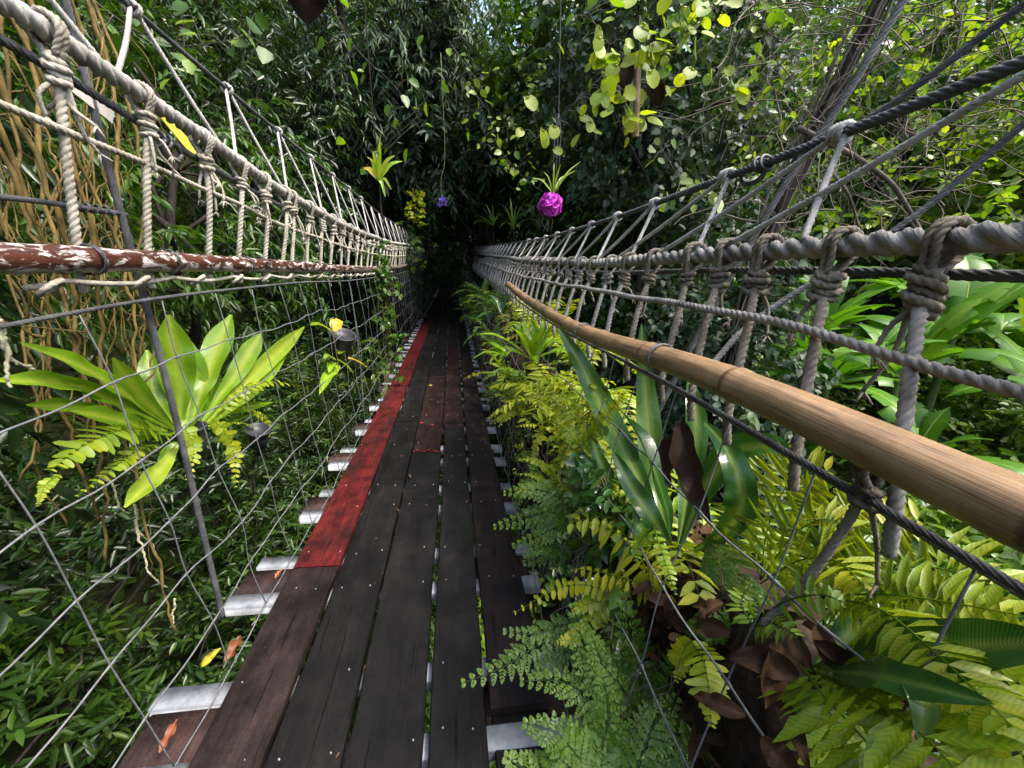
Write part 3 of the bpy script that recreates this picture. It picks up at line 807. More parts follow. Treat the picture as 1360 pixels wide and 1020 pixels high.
rows = {
    0: [(-2.0, 1.88, 'plank_brown', None), (1.88, 6.1, 'plank_red', 'bright red stained edge plank'), (6.1, 11.2, 'plank_red', None), (11.2, 15, 'plank', None), (15, 18.5, 'plank', None), (18.5, 22, 'plank', None)],
    1: [(-2.0, 4.02, 'plank', None), (4.02, 6.9, 'plank', None), (6.9, 9.6, 'plank', None), (9.6, 13.2, 'plank', None), (13.2, 17, 'plank', None), (17, 22, 'plank', None)],
    2: [(-2.0, 3.30, 'plank', None), (3.30, 5.9, 'plank_maroon', None), (5.9, 9.0, 'plank', None), (9.0, 12.5, 'plank', None), (12.5, 17.4, 'plank', None), (17.4, 22, 'plank', None)],
    3: [(-2.0, 3.86, 'plank', None), (3.86, 8.0, 'plank_maroon', 'maroon stained plank'), (8.0, 11.4, 'plank', None), (11.4, 16, 'plank', None), (16, 22, 'plank', None)],
    4: [(1.06, 4.6, 'plank_brown', 'worn brown edge plank with its end standing proud'), (4.6, 7.6, 'plank_brown', None), (7.6, 11, 'plank', None), (11, 16, 'plank', None), (16, 22, 'plank', None)],
}
for r, lst in rows.items():
    for (a, b, mt, lab) in lst:
        plank(r, a, b, mt, lab)
EDGE[4] += .0
plank(4, -2.0, 1.30, 'plank', 'dark plank lying lower than its neighbours', drop=.045, screws=False)
# spilled red paint on a plank joint
m = MB(); prng = np.random.default_rng(4)
for q in range(14):
    if q < 12: x, y, rr = -.39 + .2 * q / 11, 3.28 + prng.normal(0, .012), prng.uniform(.004, .010)
    else: x, y, rr = -.33 + prng.normal(0, .04), 3.4 + prng.random() * .8, prng.uniform(.005, .018)
    t = np.linspace(0, 2 * np.pi, 9, endpoint=False); rad = rr * prng.uniform(.6, 1.3, 9)
    V = np.stack([x + rad * np.cos(t), y + rad * 1.3 * np.sin(t), np.zeros(9)], 1)
    V[:, 2] = dz(V[:, 1]) + bank(V[:, 0]) + .008
    V = np.vstack([V, [x, y, float(dz(y)) + float(bank(x)) + .0085]])
    jj = np.arange(9); m.add(V, None, np.stack([jj, (jj + 1) % 9, np.full(9, 9)], 1))
M['paint'] = plain_mat('red_paint', (0.18, 0.012, 0.012), (0.34, 0.025, 0.025), 30.0, 0.6)
tag(m.build('paint_spill', M['paint'], bridge), 'drips of bright red paint across a plank joint')

# ---- long ropes and cables
def along(line, y0, y1, name, mat, r, pitch, lobes=3, amp=.28, fine=6.0, label=None, sides=None, offs=(0, 0, 0), wob=0.0, flip=1):
    m = MB()
    sides = sides or lobes * 6
    a = resample(line(np.arange(y0, fine + .01, .03)) + np.array(offs), pitch / 7)
    if wob:
        wr = np.random.default_rng(int(r * 1e5)); s = np.arange(len(a))
        a[:, 2] += wob * np.sin(s * .11 + 1) * .5 + wob * np.sin(s * .043); a[:, 0] += wob * np.sin(s * .071 + 2)
    tube(m, a, r, sides, lobes, amp, pitch, flip=flip)
    if y1 - fine > .4:
        b = line(np.arange(fine, y1, .12)) + np.array(offs)
        tube(m, b, r * .93, 8)
    return tag(m.build(name, M[mat], bridge), label)

along(L_rope, -1.6, 21.8, 'hand_rope', 'rope', .0285, .15, label='thick pale three strand rope along the red rail side', wob=.006, amp=.40)
along(R_rope, -1.0, 21.8, 'hand_rope', 'rope_grey', .0275, .17, label='thick grey rope along the tan rail side', wob=.004, amp=.40)
along(L_mid, -1.2, 21.8, 'side_rope', 'rope_yellow', .0105, .07, label='thin pale rope tying the hangers of the red rail side', wob=.004)
along(R_mid, -0.8, 21.8, 'side_rope', 'rope_grey', .0115, .065, label='thin grey rope tying the hangers of the tan rail side', wob=.004)
along(L_top, -1.6, 21.8, 'steel_cable', 'cable', .011, .16, 6, .16, fine=5.0, label='grey steel cable above the pale hand rope')
along(R_top, -1.0, 21.8, 'steel_cable', 'cable', .014, .12, 6, .2, fine=4.0, label='dark steel cable above the grey hand rope')
along(L_rope, -1.6, 3.0, 'steel_cable', 'cable', .013, .16, 6, .18, fine=2.9, label='dark steel cable running under the pale hand rope', offs=(-.03, 0, -.075))
along(R_rope, -1.0, 3.2, 'steel_cable', 'cable', .011, .13, 6, .18, fine=3.1, offs=(.03, 0, -.055))
along(L_low, -1.2, 21.8, 'steel_cable', 'cable', .0065, .1, 6, .15, fine=3.0, label='thin steel cable under the red rail')
along(R_low, -1.0, 21.8, 'steel_cable', 'cable', .0070, .09, 6, .2, fine=2.5, label='thin dark steel cable under the tan rail')
along(R_low, -1.0, 1.6, 'lashing_rope', 'rope_grey', .009, .06, 3, .28, fine=.55, offs=(.02, 0, -.015))

# ---- bamboo hand rails
def bamboo(line, y0, y1, r, mat, label, node=.30, seed=1, first=0.0, taper=0.0):
    brng = np.random.default_rng(seed)
    p = resample(line(np.arange(y0, y1, .05)), .012)
    p[:, 0] += .006 * np.sin(p[:, 1] * 1.7 + seed)
    s = np.arange(len(p)) * .012
    rad = np.full(len(p), r) * (1 - taper * s / s[-1]); tt = np.full(len(p), .3)
    nodes = []
    q = first
    while q < s[-1]:
        nodes.append(q); q += node * brng.uniform(.85, 1.15)
    for q in nodes:
        d = s - q
        rad += r * (.12 * np.exp(-(d / .012) ** 2) - .05 * np.exp(-((d - .02) / .008) ** 2) + .03 * np.exp(-((d - .045) / .02) ** 2))
        tt += .8 * np.exp(-((d - .012) / .009) ** 2)
    m = MB()
    tube(m, p, rad, 20, tint=np.clip(tt, 0, 1))
    o = tag(m.build('bamboo_rail', M[mat], bridge), label)
    return o, p

rl, _ = bamboo(L_rail, -1.0, 3.3, .037, 'bamboo_red', 'red brown bamboo rail with peeling white coating', .42, 1, .1, .12)
bamboo(L_rail, 3.28, 8.2, .033, 'bamboo_red', 'further red brown bamboo rail with peeling coating', .34, 2, .1, .2)
bamboo(L_rail, 8.15, 14.5, .03, 'bamboo_red', None, .36, 3, .1, .1)
bamboo(L_rail, 14.4, 21.0, .03, 'bamboo_red', None, .36, 4, .1, .1)
rr_, _ = bamboo(R_rail, -.8, 4.75, .040, 'bamboo', 'smooth tan bamboo rail with dark node rings', .50, 11, .12, .2)
# wire bindings round the rails
def binding(line, y, r, parent, turns=3, mat='wire_dark', wr=.0025):
    t = np.linspace(0, turns * 2 * np.pi, turns * 14)
    c = line(y)
    P = np.stack([c[0] + (r + wr) * np.cos(t), y + .004 * t / 6.28 * 1.2 + .006 * np.sin(t * .5), c[2] + (r + wr) * np.sin(t)], 1)
    m = MB(); tube(m, P, wr, 5); m.build('binding_wire', M[mat], parent)
for y in (1.33, 1.66, 2.22, 2.40, 3.0): binding(L_rail, y, .0385, rl)
for y in (1.13, 1.9, 3.0, 4.1): binding(R_rail, y, .0405, rr_, 2, 'wire', .003)

# ---- hanger ropes with their knots
def knot(m, top, c, ax, R, r, turns=4, seed=0, detail=True, tails=3, pitch=.05):
    """bulky hitch: loop over the hand rope, coil of turns round the hanger, loose tails"""
    kr = np.random.default_rng(seed)
    n = 12 if detail else 7
    t = np.linspace(0, turns * 2 * np.pi, turns * n)
    h = r * 1.75 * turns
    tilt = kr.normal(0, .38)
    P = np.stack([c[0] + R * np.cos(t) * .9, c[1] + R * np.sin(t) * 1.05, c[2] + h * (.5 - t / t[-1]) + R * np.cos(t) * tilt], 1)
    P += kr.normal(0, r * .16, P.shape); P[:, :2] += (P[:, :2] - np.asarray(c)[:2]) * (.22 * np.sin(t * .5 + kr.uniform(0, 6)))[:, None]; P[:, 2] += r * 1.1 * np.sin(t * 1.0 + kr.uniform(0, 6)) * kr.uniform(.2, .9)
    P = smooth_path(P, len(P) * (2 if detail else 1))
    if detail: P = resample(P, .010); tube(m, P, r, 12, 3, .25, pitch)
    else: tube(m, P, r, 5)
    if detail:
        # core, so that no light shows between the turns
        tube(m, np.array([[c[0], c[1], c[2] - h * .5], c, [c[0], c[1], c[2] + h * .5]]), R * .8, 10)
        # loop over the hand rope
        rt = top[3]
        aa = np.linspace(-.5, np.pi + .5, 14)
        for s in (-1, 1):
            Q = np.stack([top[0] + (rt + r * .8) * np.cos(aa), np.full(14, top[1] + s * r * .9), top[2] + (rt + r * .8) * np.sin(aa)], 1)
            Q = np.vstack([[c[0] + R * .5, c[1] + s * r * .8, c[2] + h * .4], Q, [c[0] - R * .5, c[1] + s * r * .8, c[2] + h * .4]])
            tube(m, resample(smooth_path(Q, 40), .010), r * .92, 12, 3, .25, pitch)
        for q in range(tails):
            a = kr.uniform(0, 6.28); ln = kr.uniform(.05, .17)
            s0 = np.array([c[0] + R * .6 * math.cos(a), c[1] + R * .6 * math.sin(a), c[2] - h * .45])
            e = s0 + np.array([math.cos(a) * .035, math.sin(a) * .035, -ln])
            pp = smooth_path([s0, (s0 + e) / 2 + kr.normal(0, .012, 3), e], 10)
            tube(m, resample(pp, .010), np.linspace(r * .7, r * .55, len(resample(pp, .010))), 9, 3, .25, pitch)
            for z in range(5):                       # frayed end
                f = e + np.array([kr.normal(0, .012), kr.normal(0, .012), -kr.uniform(.012, .03)])
                tube(m, np.array([e, (e + f) / 2, f]), [r * .35, r * .3, r * .15], 4)

def hanger(line_t, rt, line_b, yt, yb, mat, r, seed, tails=3, over=.02, side=-1, bellow=0.0):
    hr = np.random.default_rng(seed)
    a = line_t(yt); b = line_b(yb)
    near = yt < 5.2
    R = r * 1.75
    c = a + np.array([0, 0, -rt - R * 1.2 - .03])
    if side > 0: c[0] -= .02
    pts = [c + np.array([0, 0, -.01]), a * .5 + b * .5 + np.array([hr.normal(0, .006), hr.normal(0, .006), 0]), b + np.array([side * over, 0, 0.0]), b + np.array([side * over * 1.1, -.01, -.09])]
    m = MB()
    p = resample(smooth_path(pts, 30), .011 if near else .12)
    tube(m, p, r, 12 if near else 5, 3 if near else 0, .26, .055)
    o = m.build('hanger_rope', M[mat], bridge)
    if near or yt < 11:
        m = MB(); knot(m, (a[0], a[1], a[2], rt), c, None, R * hr.uniform(.85, 1.15), r * (hr.uniform(.62, .8) if near else 1.0), int(hr.integers(3, 6)), seed, near, tails + int(hr.integers(0, 2)))
        m.build('knot', M[mat if side < 0 else ('rope_brown' if seed % 2 else mat)], o)
    return o

hy = [1.08, 1.38, 1.69, 2.01, 2.30, 2.55, 2.83, 2.94, 3.26, 3.54]
while hy[-1] < 21.2: hy.append(hy[-1] + (.30 if hy[-1] < 8 else .36))
for q, y in enumerate(hy):
    hanger(L_rope, .0275, L_rail, y, y - .07 + (.02 if q % 2 else -.02), 'rope_yellow', .0125 if y < 8 else .010, 400 + q, tails=3)
hy = [.40, .63, .83, 1.05, 1.22, 1.40, 1.69, 1.95, 2.18, 2.45]
while hy[-1] < 21.2: hy.append(hy[-1] + (.25 if hy[-1] < 8 else .34))
for q, y in enumerate(hy):
    hanger(R_rope, .0275, R_low, y, y - .15, 'rope_brown' if q in (2, 3, 4, 5, 6) else 'rope_grey', .0125 if y < 8 else .010, 500 + q, tails=1, side=1, over=.03)

# ---- zigzag lacing between upper cable and hand rope
def lacing(line_c, line_r, rr, ya, y0, y1, mat, r, seed):
    near = ya < 6
    a = line_c(ya)
    m = MB()
    for (yb, s) in ((y0, -1), (y1, 1)):
        b = line_r(yb)
        b = b + np.array([0, 0, rr * .6])
        pts = [b, b * .5 + a * .5 + np.array([0, 0, -.006]), a + np.array([0, s * .012, .0])]
        p = resample(smooth_path(pts, 16), .012 if near else .15)
        tube(m, p, r, 9 if near else 4, 3 if near else 0, .25, .045)
    if near:
        t = np.linspace(0, 2 * np.pi * 2.6, 34)
        P = np.stack([a[0] + .021 * np.cos(t), a[1] - .016 + .0055 * t / 2.6 , a[2] + .021 * np.sin(t)], 1)
        tube(m, resample(P, .010), r * .95, 9, 3, .25, .045)
    m.build('lacing_rope', M[mat], bridge)
q = 0; y = 1.985 - .64 * 2
while y < 21:
    lacing(L_top, L_rope, .0275, y, y - .38 + (.04 if q % 2 else 0), y + .20, 'rope_white', .009, 600 + q); y += .64; q += 1
q = 0; ys = [.62, 1.05, 1.50, 2.05, 2.52, 3.0]
while ys[-1] < 21: ys.append(ys[-1] + .5)
for q, y in enumerate(ys):
    lacing(R_top, R_rope, .0275, y, y + .02 - .13, y + .62 if y < 2 else y + .35, 'rope_white' if q != 1 else 'rope_white', .0095, 650 + q)

# ---- lashing under the red rail
m = MB()
ysl = np.arange(1.15, 7.5, .02)
p = L_rail(ysl); p[:, 2] += -.052 - .018 * np.abs(np.sin(ysl * 7.5)) ** .6; p[:, 0] += .012 * np.sin(ysl * 15)
tube(m, resample(p, .012), .0085, 9, 3, .26, .05)
for y in np.arange(1.2, 7.4, .31):
    c = L_rail(y); t = np.linspace(0, 6.28, 14)
    P = np.stack([c[0] + .018 * np.sin(t), y + .03 * np.cos(t), c[2] - .068 + .016 * np.sin(t + .6)], 1)
    tube(m, resample(P, .012), .0085, 9, 3, .26, .05)
tag(m.build('lashing_rope', M['rope_yellow'], bridge), 'cream rope looped along the underside of the red rail')
# knot tied under the tan rail with a hanging end
m = MB()
kp = R_low(.51)
knot(m, (kp[0], kp[1], kp[2] + .05, .012), kp + np.array([.01, 0, 0]), None, .016, .008, 3, 77, True, 1)
pp = smooth_path([kp, kp + np.array([.0, .015, -.08]), kp + np.array([-.03, .03, -.2]), kp + np.array([-.08, .05, -.32])], 20)
tube(m, resample(pp, .01), .0095, 10, 3, .26, .05)
tag(m.build('lashing_rope', M['rope_brown'], bridge), 'frayed brown rope end hanging below the tan rail')

# ---- vertical steel hangers carrying the deck
def steel_hanger(pts, r=.011, label=None):
    m = MB(); tube(m, resample(smooth_path(pts, 20), .02), r, 24, 6, .18, .15)
    return tag(m.build('steel_hanger', M['cable'], bridge), label)
steel_hanger([(-1.16, 1.70, 3.2), (-1.12, 1.68, 2.25), (-1.10, 1.65, 1.75), (-1.10, 1.66, .95), (-1.10, 1.63, -.06)], .0125, 'dark vertical steel cable beside the peeling rail')
steel_hanger([(1.75, 1.20, 3.2), (1.28, 1.33, 2.05), (1.15, 1.36, 1.8), (.98, 1.40, 1.40), (.80, 1.45, .9), (.45, 1.47, -.05)], .0125, 'dark leaning steel cable behind the tan rail')
for y in (4.6, 7.6, 10.6, 13.6, 16.6):
    f = float(nar(y)); z = float(dz(y))
    steel_hanger([(-1.12 * f, y, L_top(y)[2] + .0), (-1.06 * f, y, z + .9), (-1.08 * f, y, z - .06)], .008)
    steel_hanger([(1.02 * f, y, R_top(y)[2]), (.75 * f, y, z + .9), (.44 * f, y, z - .08)], .008)
# guy cables fanning out on the tan rail side, and the clamp where they meet
def guy(pts, r, label=None):
    m = MB(); tube(m, resample(smooth_path(pts, 30), .025), r, 24, 6, .2, .13)
    return tag(m.build('guy_cable', M['cable'], bridge), label)
c0 = R_top(1.33)
guy([c0 + np.array([0, 0, -.01]), PX(1150, 160, 1.12), PX(1360, 5, 1.25), PX(1500, -110, 1.3)], .010, 'upper dark guy cable leaving the clamp')
guy([PX(940, 490, .98), PX(1010, 420, 1.25), PX(1205, 294, 1.7), PX(1360, 165, 1.9), PX(1500, 60, 2.0)], .014, 'lower dark guy cable beyond the grey hand rope')
m = MB()
t = np.linspace(0, 6.28, 20)
for d in (0, .03):
    P = np.stack([c0[0] + .022 * np.cos(t), c0[1] - .02 + d + .03 * np.sin(t) * .3, c0[2] + .022 * np.sin(t)], 1)
    tube(m, P, .006, 8)
P = np.stack([c0[0] + .01 + 0 * t, c0[1] + .05 + .055 * np.cos(t), c0[2] - .02 + .028 * np.sin(t)], 1)
tube(m, P, .0085, 8)
tag(m.build('cable_clamp', M['wire_dark'], bridge), 'grey steel clamp and thimble joining two dark cables')
m = MB()
c1 = L_rope(1.76) + np.array([-.02, 0, -.10])
for d in (0, .035):
    P = np.stack([c1[0] + .026 * np.cos(t), c1[1] + d + .01 * np.sin(t), c1[2] + .026 * np.sin(t)], 1); tube(m, P, .006, 8)
P = np.stack([c1[0] + 0 * t, c1[1] + .07 + .055 * np.cos(t), c1[2] - .02 + .03 * np.sin(t)], 1); tube(m, P, .009, 8)
tag(m.build('cable_clamp', M['wire_dark'], bridge), 'dark thimble clamp under the pale hand rope')
# black cable clipped to the vertical hanger
m = MB()
pp = smooth_path([PX(-40, 258, -1.12), PX(40, 266, -1.11), PX(110, 276, -1.10), PX(168, 285, -1.10)], 40)
tube(m, pp, .0075, 10)
tt = np.linspace(0, 6.28 * 5, 70)
a, b = PX(85, 272, -1.105), PX(150, 280, -1.10)
P = a[None] + (b - a)[None] * (tt / tt[-1])[:, None] + np.stack([.012 * np.cos(tt), 0 * tt, .012 * np.sin(tt)], 1)
tube(m, P, .004, 6)
tag(m.build('clipped_cable', M['cable'], bridge), 'black sheathed cable clipped to the vertical steel hanger')
# metal tag and yellow strap hanging on the under cable
def plate(pix, th, name, mat, lab):
    m = MB(); p = np.array(pix); c = np.cross(p[1] - p[0], p[3] - p[0]); c = unit(c) * th
    V = np.vstack([p + c, p - c])
    n = len(p); jj = np.arange(n); k2 = (jj + 1) % n
    m.add(V, [[0, 1, 2, 3], [7, 6, 5, 4]] + [[a, n + a, n + b, b] for a, b in zip(jj, k2)])
    tag(m.build(name, M[mat], bridge, smooth=False), lab)
M['strap'] = plain_mat('yellow_strap', (0.42, 0.40, 0.04), (0.6, 0.58, 0.08), 20.0, 0.5)
M['tagmetal'] = plain_mat('dull_tag', (0.42, 0.40, 0.36), (0.58, 0.56, 0.52), 20.0, 0.5)
plate([PX(88, 116, -1.10), PX(107, 110, -1.10), PX(152, 146, -1.10), PX(149, 164, -1.10)], .0015, 'metal_tag', 'tagmetal', 'pale oblong tag tucked behind the first knot')
plate([PX(200, 141, -1.16), PX(207, 140, -1.16), PX(262, 196, -1.16), PX(259, 212, -1.16)], .002, 'strap', 'strap', 'yellow strap behind the pale hand rope')

# ---- wire mesh on both sides
def wire_mesh(side):
    wr = np.random.default_rng(side + 10)
    root_m = MB()
    def pt(y, f):                                  # f = 0 at the deck, 1 at the rail
        y = np.asarray(y, float); f = np.asarray(f, float)
        if side < 0: a = L_low(y); xb = -.925
        else: a = R_low(y); xb = .345
        zb = dz(y) - .02
        return np.stack([(xb * nar(y)) * (1 - f) + a[..., 0] * f, y, zb * (1 - f) + a[..., 2] * f], -1)
    if side < 0: fs = [.015, .19, .355, .52, .685, .85]; dy = .33; y0 = .3; mat = 'wire'; wrad = .0023
    else: fs = [.015, .2, .4, .6, .8]; dy = .25; y0 = .05; mat = 'wire'; wrad = .0022
    ys = np.arange(y0 - dy * 3, 21.5, dy)
    lean = -.10 if side < 0 else .10
    holder = None
    H = []
    J = {}
    for a, f in enumerate(fs):
        P = np.array([pt(y + lean * (f - .5), f) + wr.normal(0, .008, 3) * (1, .6, 1) for y in ys])
        J[a] = P
    o = bpy.data.objects.new('wire_mesh', None); o.empty_display_size = .1; COL.objects.link(o); o.parent = bridge
    o.location = -bridge.location
    tag(o, 'galvanised wire mesh below the red rail' if side < 0 else 'sagging wire mesh below the tan rail')
    for a in J:
        m = MB(); near = J[a][ys < 7.5]; 
        q = smooth_path(near, len(near) * 6); q[:, 2] += .004 * np.sin(np.arange(len(q)) * 1.05)
        tube(m, q, wrad * 1.25, 6)
        tube(m, J[a][ys > 7.0], wrad * 1.2, 4)
        m.build('wire', M[mat], o)
    for c, y in enumerate(ys):
        pts = [J[a][c] for a in sorted(J)] + [pt(y + lean * .5, 1.0)]
        m = MB()
        if y < 6:
            for P in pts[:-1]: tube(m, np.array([P + (0, -.016, .002), P + (.002 * side, 0, .001), P + (0, .016, -.002)]), [.0032, .0048, .0032], 5)
        if y < 7: tube(m, smooth_path(pts, 22), wrad, 5)
        else: tube(m, np.array(pts)[::2], wrad * 1.1, 4)
        m.build('wire', M[mat], o)
wire_mesh(-1)
wire_mesh(1)

# ================================================================ leaf and frond builders
def arc(B, d0, L, droop, n=14, rng=None, sway=0.0):
    p = [np.asarray(B, float)]; d = unit(d0); st = L / (n - 1)
    side = unit(np.cross(d, UP + .01)) * (rng.normal(0, sway) if rng is not None else 0)
    for q in range(n - 1):
        p.append(p[-1] + d * st)
        d = unit(d + np.array([0, 0, -droop]) * st / L * (0.4 + 1.6 * q / n) + side / n)
    return np.array(p)

def path_frame(p, face=None):
    T = unit(np.gradient(p, axis=0))
    ref = UP if face is None else np.asarray(face, float)
    S = np.cross(T, ref)
    nn = np.linalg.norm(S, axis=1)
    if nn.min() < .15: S = np.cross(T, unit(ref + np.array([.35, -.3, .2])))
    S = unit(S)
    # keep the side vector continuous
    for q in range(1, len(S)):
        if np.dot(S[q], S[q - 1]) < 0: S[q] = -S[q]
    N = np.cross(S, T)
    return T, S, N

def strap(mb, p, W, rng, face=None, fold=.25, wave=.12, waves=5, prof='nest', tint=.35, mid=.55, roll=0.0):
    """long undivided leaf along path p, folded along its midrib, with a wavy margin"""
    n = max(18, int(len(p)))
    p = smooth_path(p, 30) if len(p) < 30 else p
    n = len(p)
    T, S, N = path_frame(p, face)
    if roll:
        c, s = math.cos(roll), math.sin(roll); S, N = S * c + N * s, N * c - S * s
    t = np.linspace(0, 1, n)
    if prof == 'nest': w = W * .5 * (np.sin(np.pi * np.clip(t, 0, 1) ** .85) ** .62 * (.25 + .75 * sstep(0, .45, t)) + .06 * (1 - t))
    elif prof == 'broad': w = W * .5 * (.22 + .78 * sstep(0, .6, t)) * np.clip(1 - sstep(.72, 1.02, t), .03, 1) ** .6
    elif prof == 'thin': w = W * .5 * (1 - t) ** .6 * (.55 + .45 * sstep(0, .3, t))
    else: w = W * .5 * np.sin(np.pi * np.clip(.03 + .97 * t ** .8, 0, 1)) ** .85
    ph = rng.uniform(0, 6.28, 2)
    V, TT, UV = [], [], []
    sl_ = np.concatenate([[0], np.cumsum(np.linalg.norm(np.diff(p, axis=0), axis=1))])
    xs = (-1, -.55, -.06, .06, .55, 1)
    for x in xs:
        e = abs(x)
        h = w * fold * e
        if e > .5: h = h + W * wave * e ** 2 * np.sin(t * waves * 6.28 + ph[0 if x < 0 else 1] + .8 * np.sin(t * 9 + ph[0])) * np.sin(np.pi * np.clip(t, 0, 1))
        V.append(p + S * (w * x)[:, None] + N * h[:, None])
        UV.append(np.stack([np.full(n, x), sl_ * 2.2 / max(W, .03) * .09 - .09 * e * W / .09 * .5], 1))
        TT.append(tint + (mid if e < .1 else 0) + rng.normal(0, .015, n) + .06 * np.sin(t * 5 + ph[1]))
    m = len(xs)
    V = np.stack(V, 1).reshape(-1, 3); TT = np.clip(np.stack(TT, 1), 0, 1).ravel()
    i = np.arange(n - 1)[:, None]; j = np.arange(m - 1)[None, :]
    mb.add(V, np.stack([i * m + j, i * m + j + 1, (i + 1) * m + j + 1, (i + 1) * m + j], -1).reshape(-1, 4), None, TT, np.stack(UV, 1).reshape(-1, 2))
    return mb

def pinnate(mb, p, plen, n, pw, rng, face=None, tint=.5, droop=.15, fwd=.3, shape='sword', kind='pinna', rr=.0022, tipy=.25):
    """fern frond with simple leaflets either side of the rachis"""
    p = smooth_path(p, 24) if len(p) < 24 else p
    T, S, N = path_frame(p, face)
    L = len(p) - 1
    s = np.linspace(.06, .985, n)
    def at(A): return np.stack([np.interp(s * L, np.arange(L + 1), A[:, k]) for k in range(3)], 1)
    P, Ts, Ss, Ns = at(p), at(T), at(S), at(N)
    if shape == 'sword': pl = plen * np.clip(np.sin(np.pi * np.clip(.12 + .85 * s, 0, 1)), .05, 1) ** .45 * (1 - .55 * s ** 3)
    elif shape == 'tri': pl = plen * (1 - s) ** .8 + plen * .05
    else: pl = plen * np.sin(np.pi * np.clip(.2 + .76 * s, 0, 1)) ** .5
    tube(mb, p, np.linspace(rr, rr * .35, len(p)), 5, tint=.2)
    for sg in (-1, 1):
        D = Ss * sg + Ts * fwd * (.6 + .8 * s)[:, None] + np.array([0, 0, -droop]) + rng.normal(0, .09, P.shape)
        NN = Ns + rng.normal(0, .14, P.shape) + Ss * sg * .15
        keep = rng.random(n) > .05; P_, D, NN = P, D, NN + rng.normal(0, .18, P.shape)
        D = D + rng.normal(0, .10, P.shape) * np.array([1, 1, 1.4])
        leaves(mb, kind, P_, D, NN, pl * rng.uniform(.72, 1.15, n) * np.where(keep, 1, .35), np.minimum(pw, pl * .6) * rng.uniform(.85, 1.1, n), np.clip(tint + tipy * s + rng.normal(0, .09, n), 0, 1), .16)
    return mb

def bipinnate(mb, p, plen, n, rng, face=None, tint=.4, droop=.12, lw=.011, k=8, rr=.002):
    """lacy fern frond: triangular outline, leaflets themselves divided"""
    p = smooth_path(p, 24) if len(p) < 24 else p
    T, S, N = path_frame(p, face)
    L = len(p) - 1
    tube(mb, p, np.linspace(rr, rr * .35, len(p)), 5, tint=.15)
    s = np.linspace(.16, .97, n)
    for q, sv in enumerate(s):
        a = sv * L; b = int(a); f = a - b; b2 = min(b + 1, L)
        P = p[b] * (1 - f) + p[b2] * f
        pl = plen * (1 - sv) ** .75 * (0.75 + .25 * sstep(.1, .35, sv)) + plen * .06
        for sg in (-1, 1):
            d = unit(S[b] * sg + T[b] * (.35 + .35 * sv) + np.array([0, 0, -droop]) + rng.normal(0, .07, 3))
            kk = max(3, int(k * (pl / plen) + 1))
            u = (np.arange(kk) + .7) / kk
            Q = P + d * (pl * u)[:, None] + np.array([0, 0, -droop * .5]) * (pl * u ** 2)[:, None]
            tube(mb, np.array([P, Q[kk // 2], Q[-1]]), [rr * .45, rr * .35, rr * .2], 3, tint=.2, cap=False)
            for s2 in (-1, 1):
                sv2 = unit(np.cross(d, N[b])) * s2
                D = sv2 + d * .75 + rng.normal(0, .1, (kk, 3))
                ll = pl * .34 * (1.05 - u) ** .7 + .006
                leaves(mb, 'lobed', Q, D, N[b] + rng.normal(0, .22, (kk, 3)), ll, np.maximum(ll * .5, lw * .7), np.clip(tint + .15 * sv + rng.normal(0, .08, kk), 0, 1))
            leaves(mb, 'lobed', Q[-1:], d[None], N[b][None], pl * .2 + .006, lw, tint)
    return mb

def PXS(lst):
    """list of (u, v, X) photo points at lateral distance X"""
    return np.array([PX(*a) for a in lst])
def PYS(lst):
    return np.array([PY(*a) for a in lst])
VIEW = lambda p: unit(CAM - np.asarray(p))

# ================================================================ plants carried by the tan rail side
# --- bed of leaf litter held in the mesh
rng = np.random.default_rng(44)
m = MB()
yy = np.linspace(-.25, 12.5, 150)
pth = np.stack([np.where(yy < 4, .74, .70) + .04 * np.sin(yy * 2.1), yy, .36 + dz(yy) + .06 * np.sin(yy * 1.7 + 1)], 1)
T, N, B = frames(pth)
th = np.linspace(0, 2 * np.pi, 20, endpoint=False)
rad = .17 + .05 * np.sin(yy * 3.3)[:, None] + .05 * np.sin(yy * 7.1 + 1)[:, None] * np.sin(th * 2)[None] + rng.normal(0, .012, (150, 20))
rad *= (1 - .25 * sstep(4, 6, yy))[:, None] * (.15 + .85 * sstep(-.25, .55, yy))[:, None]
V = pth[:, None] + rad[..., None] * (np.cos(th)[None, :, None] * N[:, None] * 1.25 + np.sin(th)[None, :, None] * B[:, None])
i = np.arange(149)[:, None]; j = np.arange(20)[None]
m.add(V, np.stack([i * 20 + j, i * 20 + (j + 1) % 20, (i + 1) * 20 + (j + 1) % 20, (i + 1) * 20 + j], -1).reshape(-1, 4))
bed = m.build('leaf_litter', M['soil'])
tag(bed, 'dark bed of rotting leaf litter held in the mesh under the ferns', 'leaf litter', kind='stuff')
m = MB()
n = 2300
yv = np.concatenate([rng.uniform(.1, 9, 1400), rng.uniform(.1, 1.6, 900)]); a = rng.uniform(-.6, 3.9, n)
c = np.stack([np.interp(yv, yy, pth[:, k]) for k in range(3)], 1)
nrm = np.stack([-np.cos(a), 0 * a, np.sin(a)], 1)
P = c + nrm * ((.2 + rng.uniform(-.03, .05, n)) * (.2 + .8 * sstep(-.25, .55, yv)))[:, None]
leaves(m, 'ovate', P, rng.normal(0, 1, (n, 3)) + np.array([0, 0, -.3]), nrm + rng.normal(0, .5, (n, 3)), rng.uniform(.03, .10, n), rng.uniform(.015, .05, n), rng.random(n))
tag(m.build('dead_leaves', M['dead'], bed), kind='stuff')
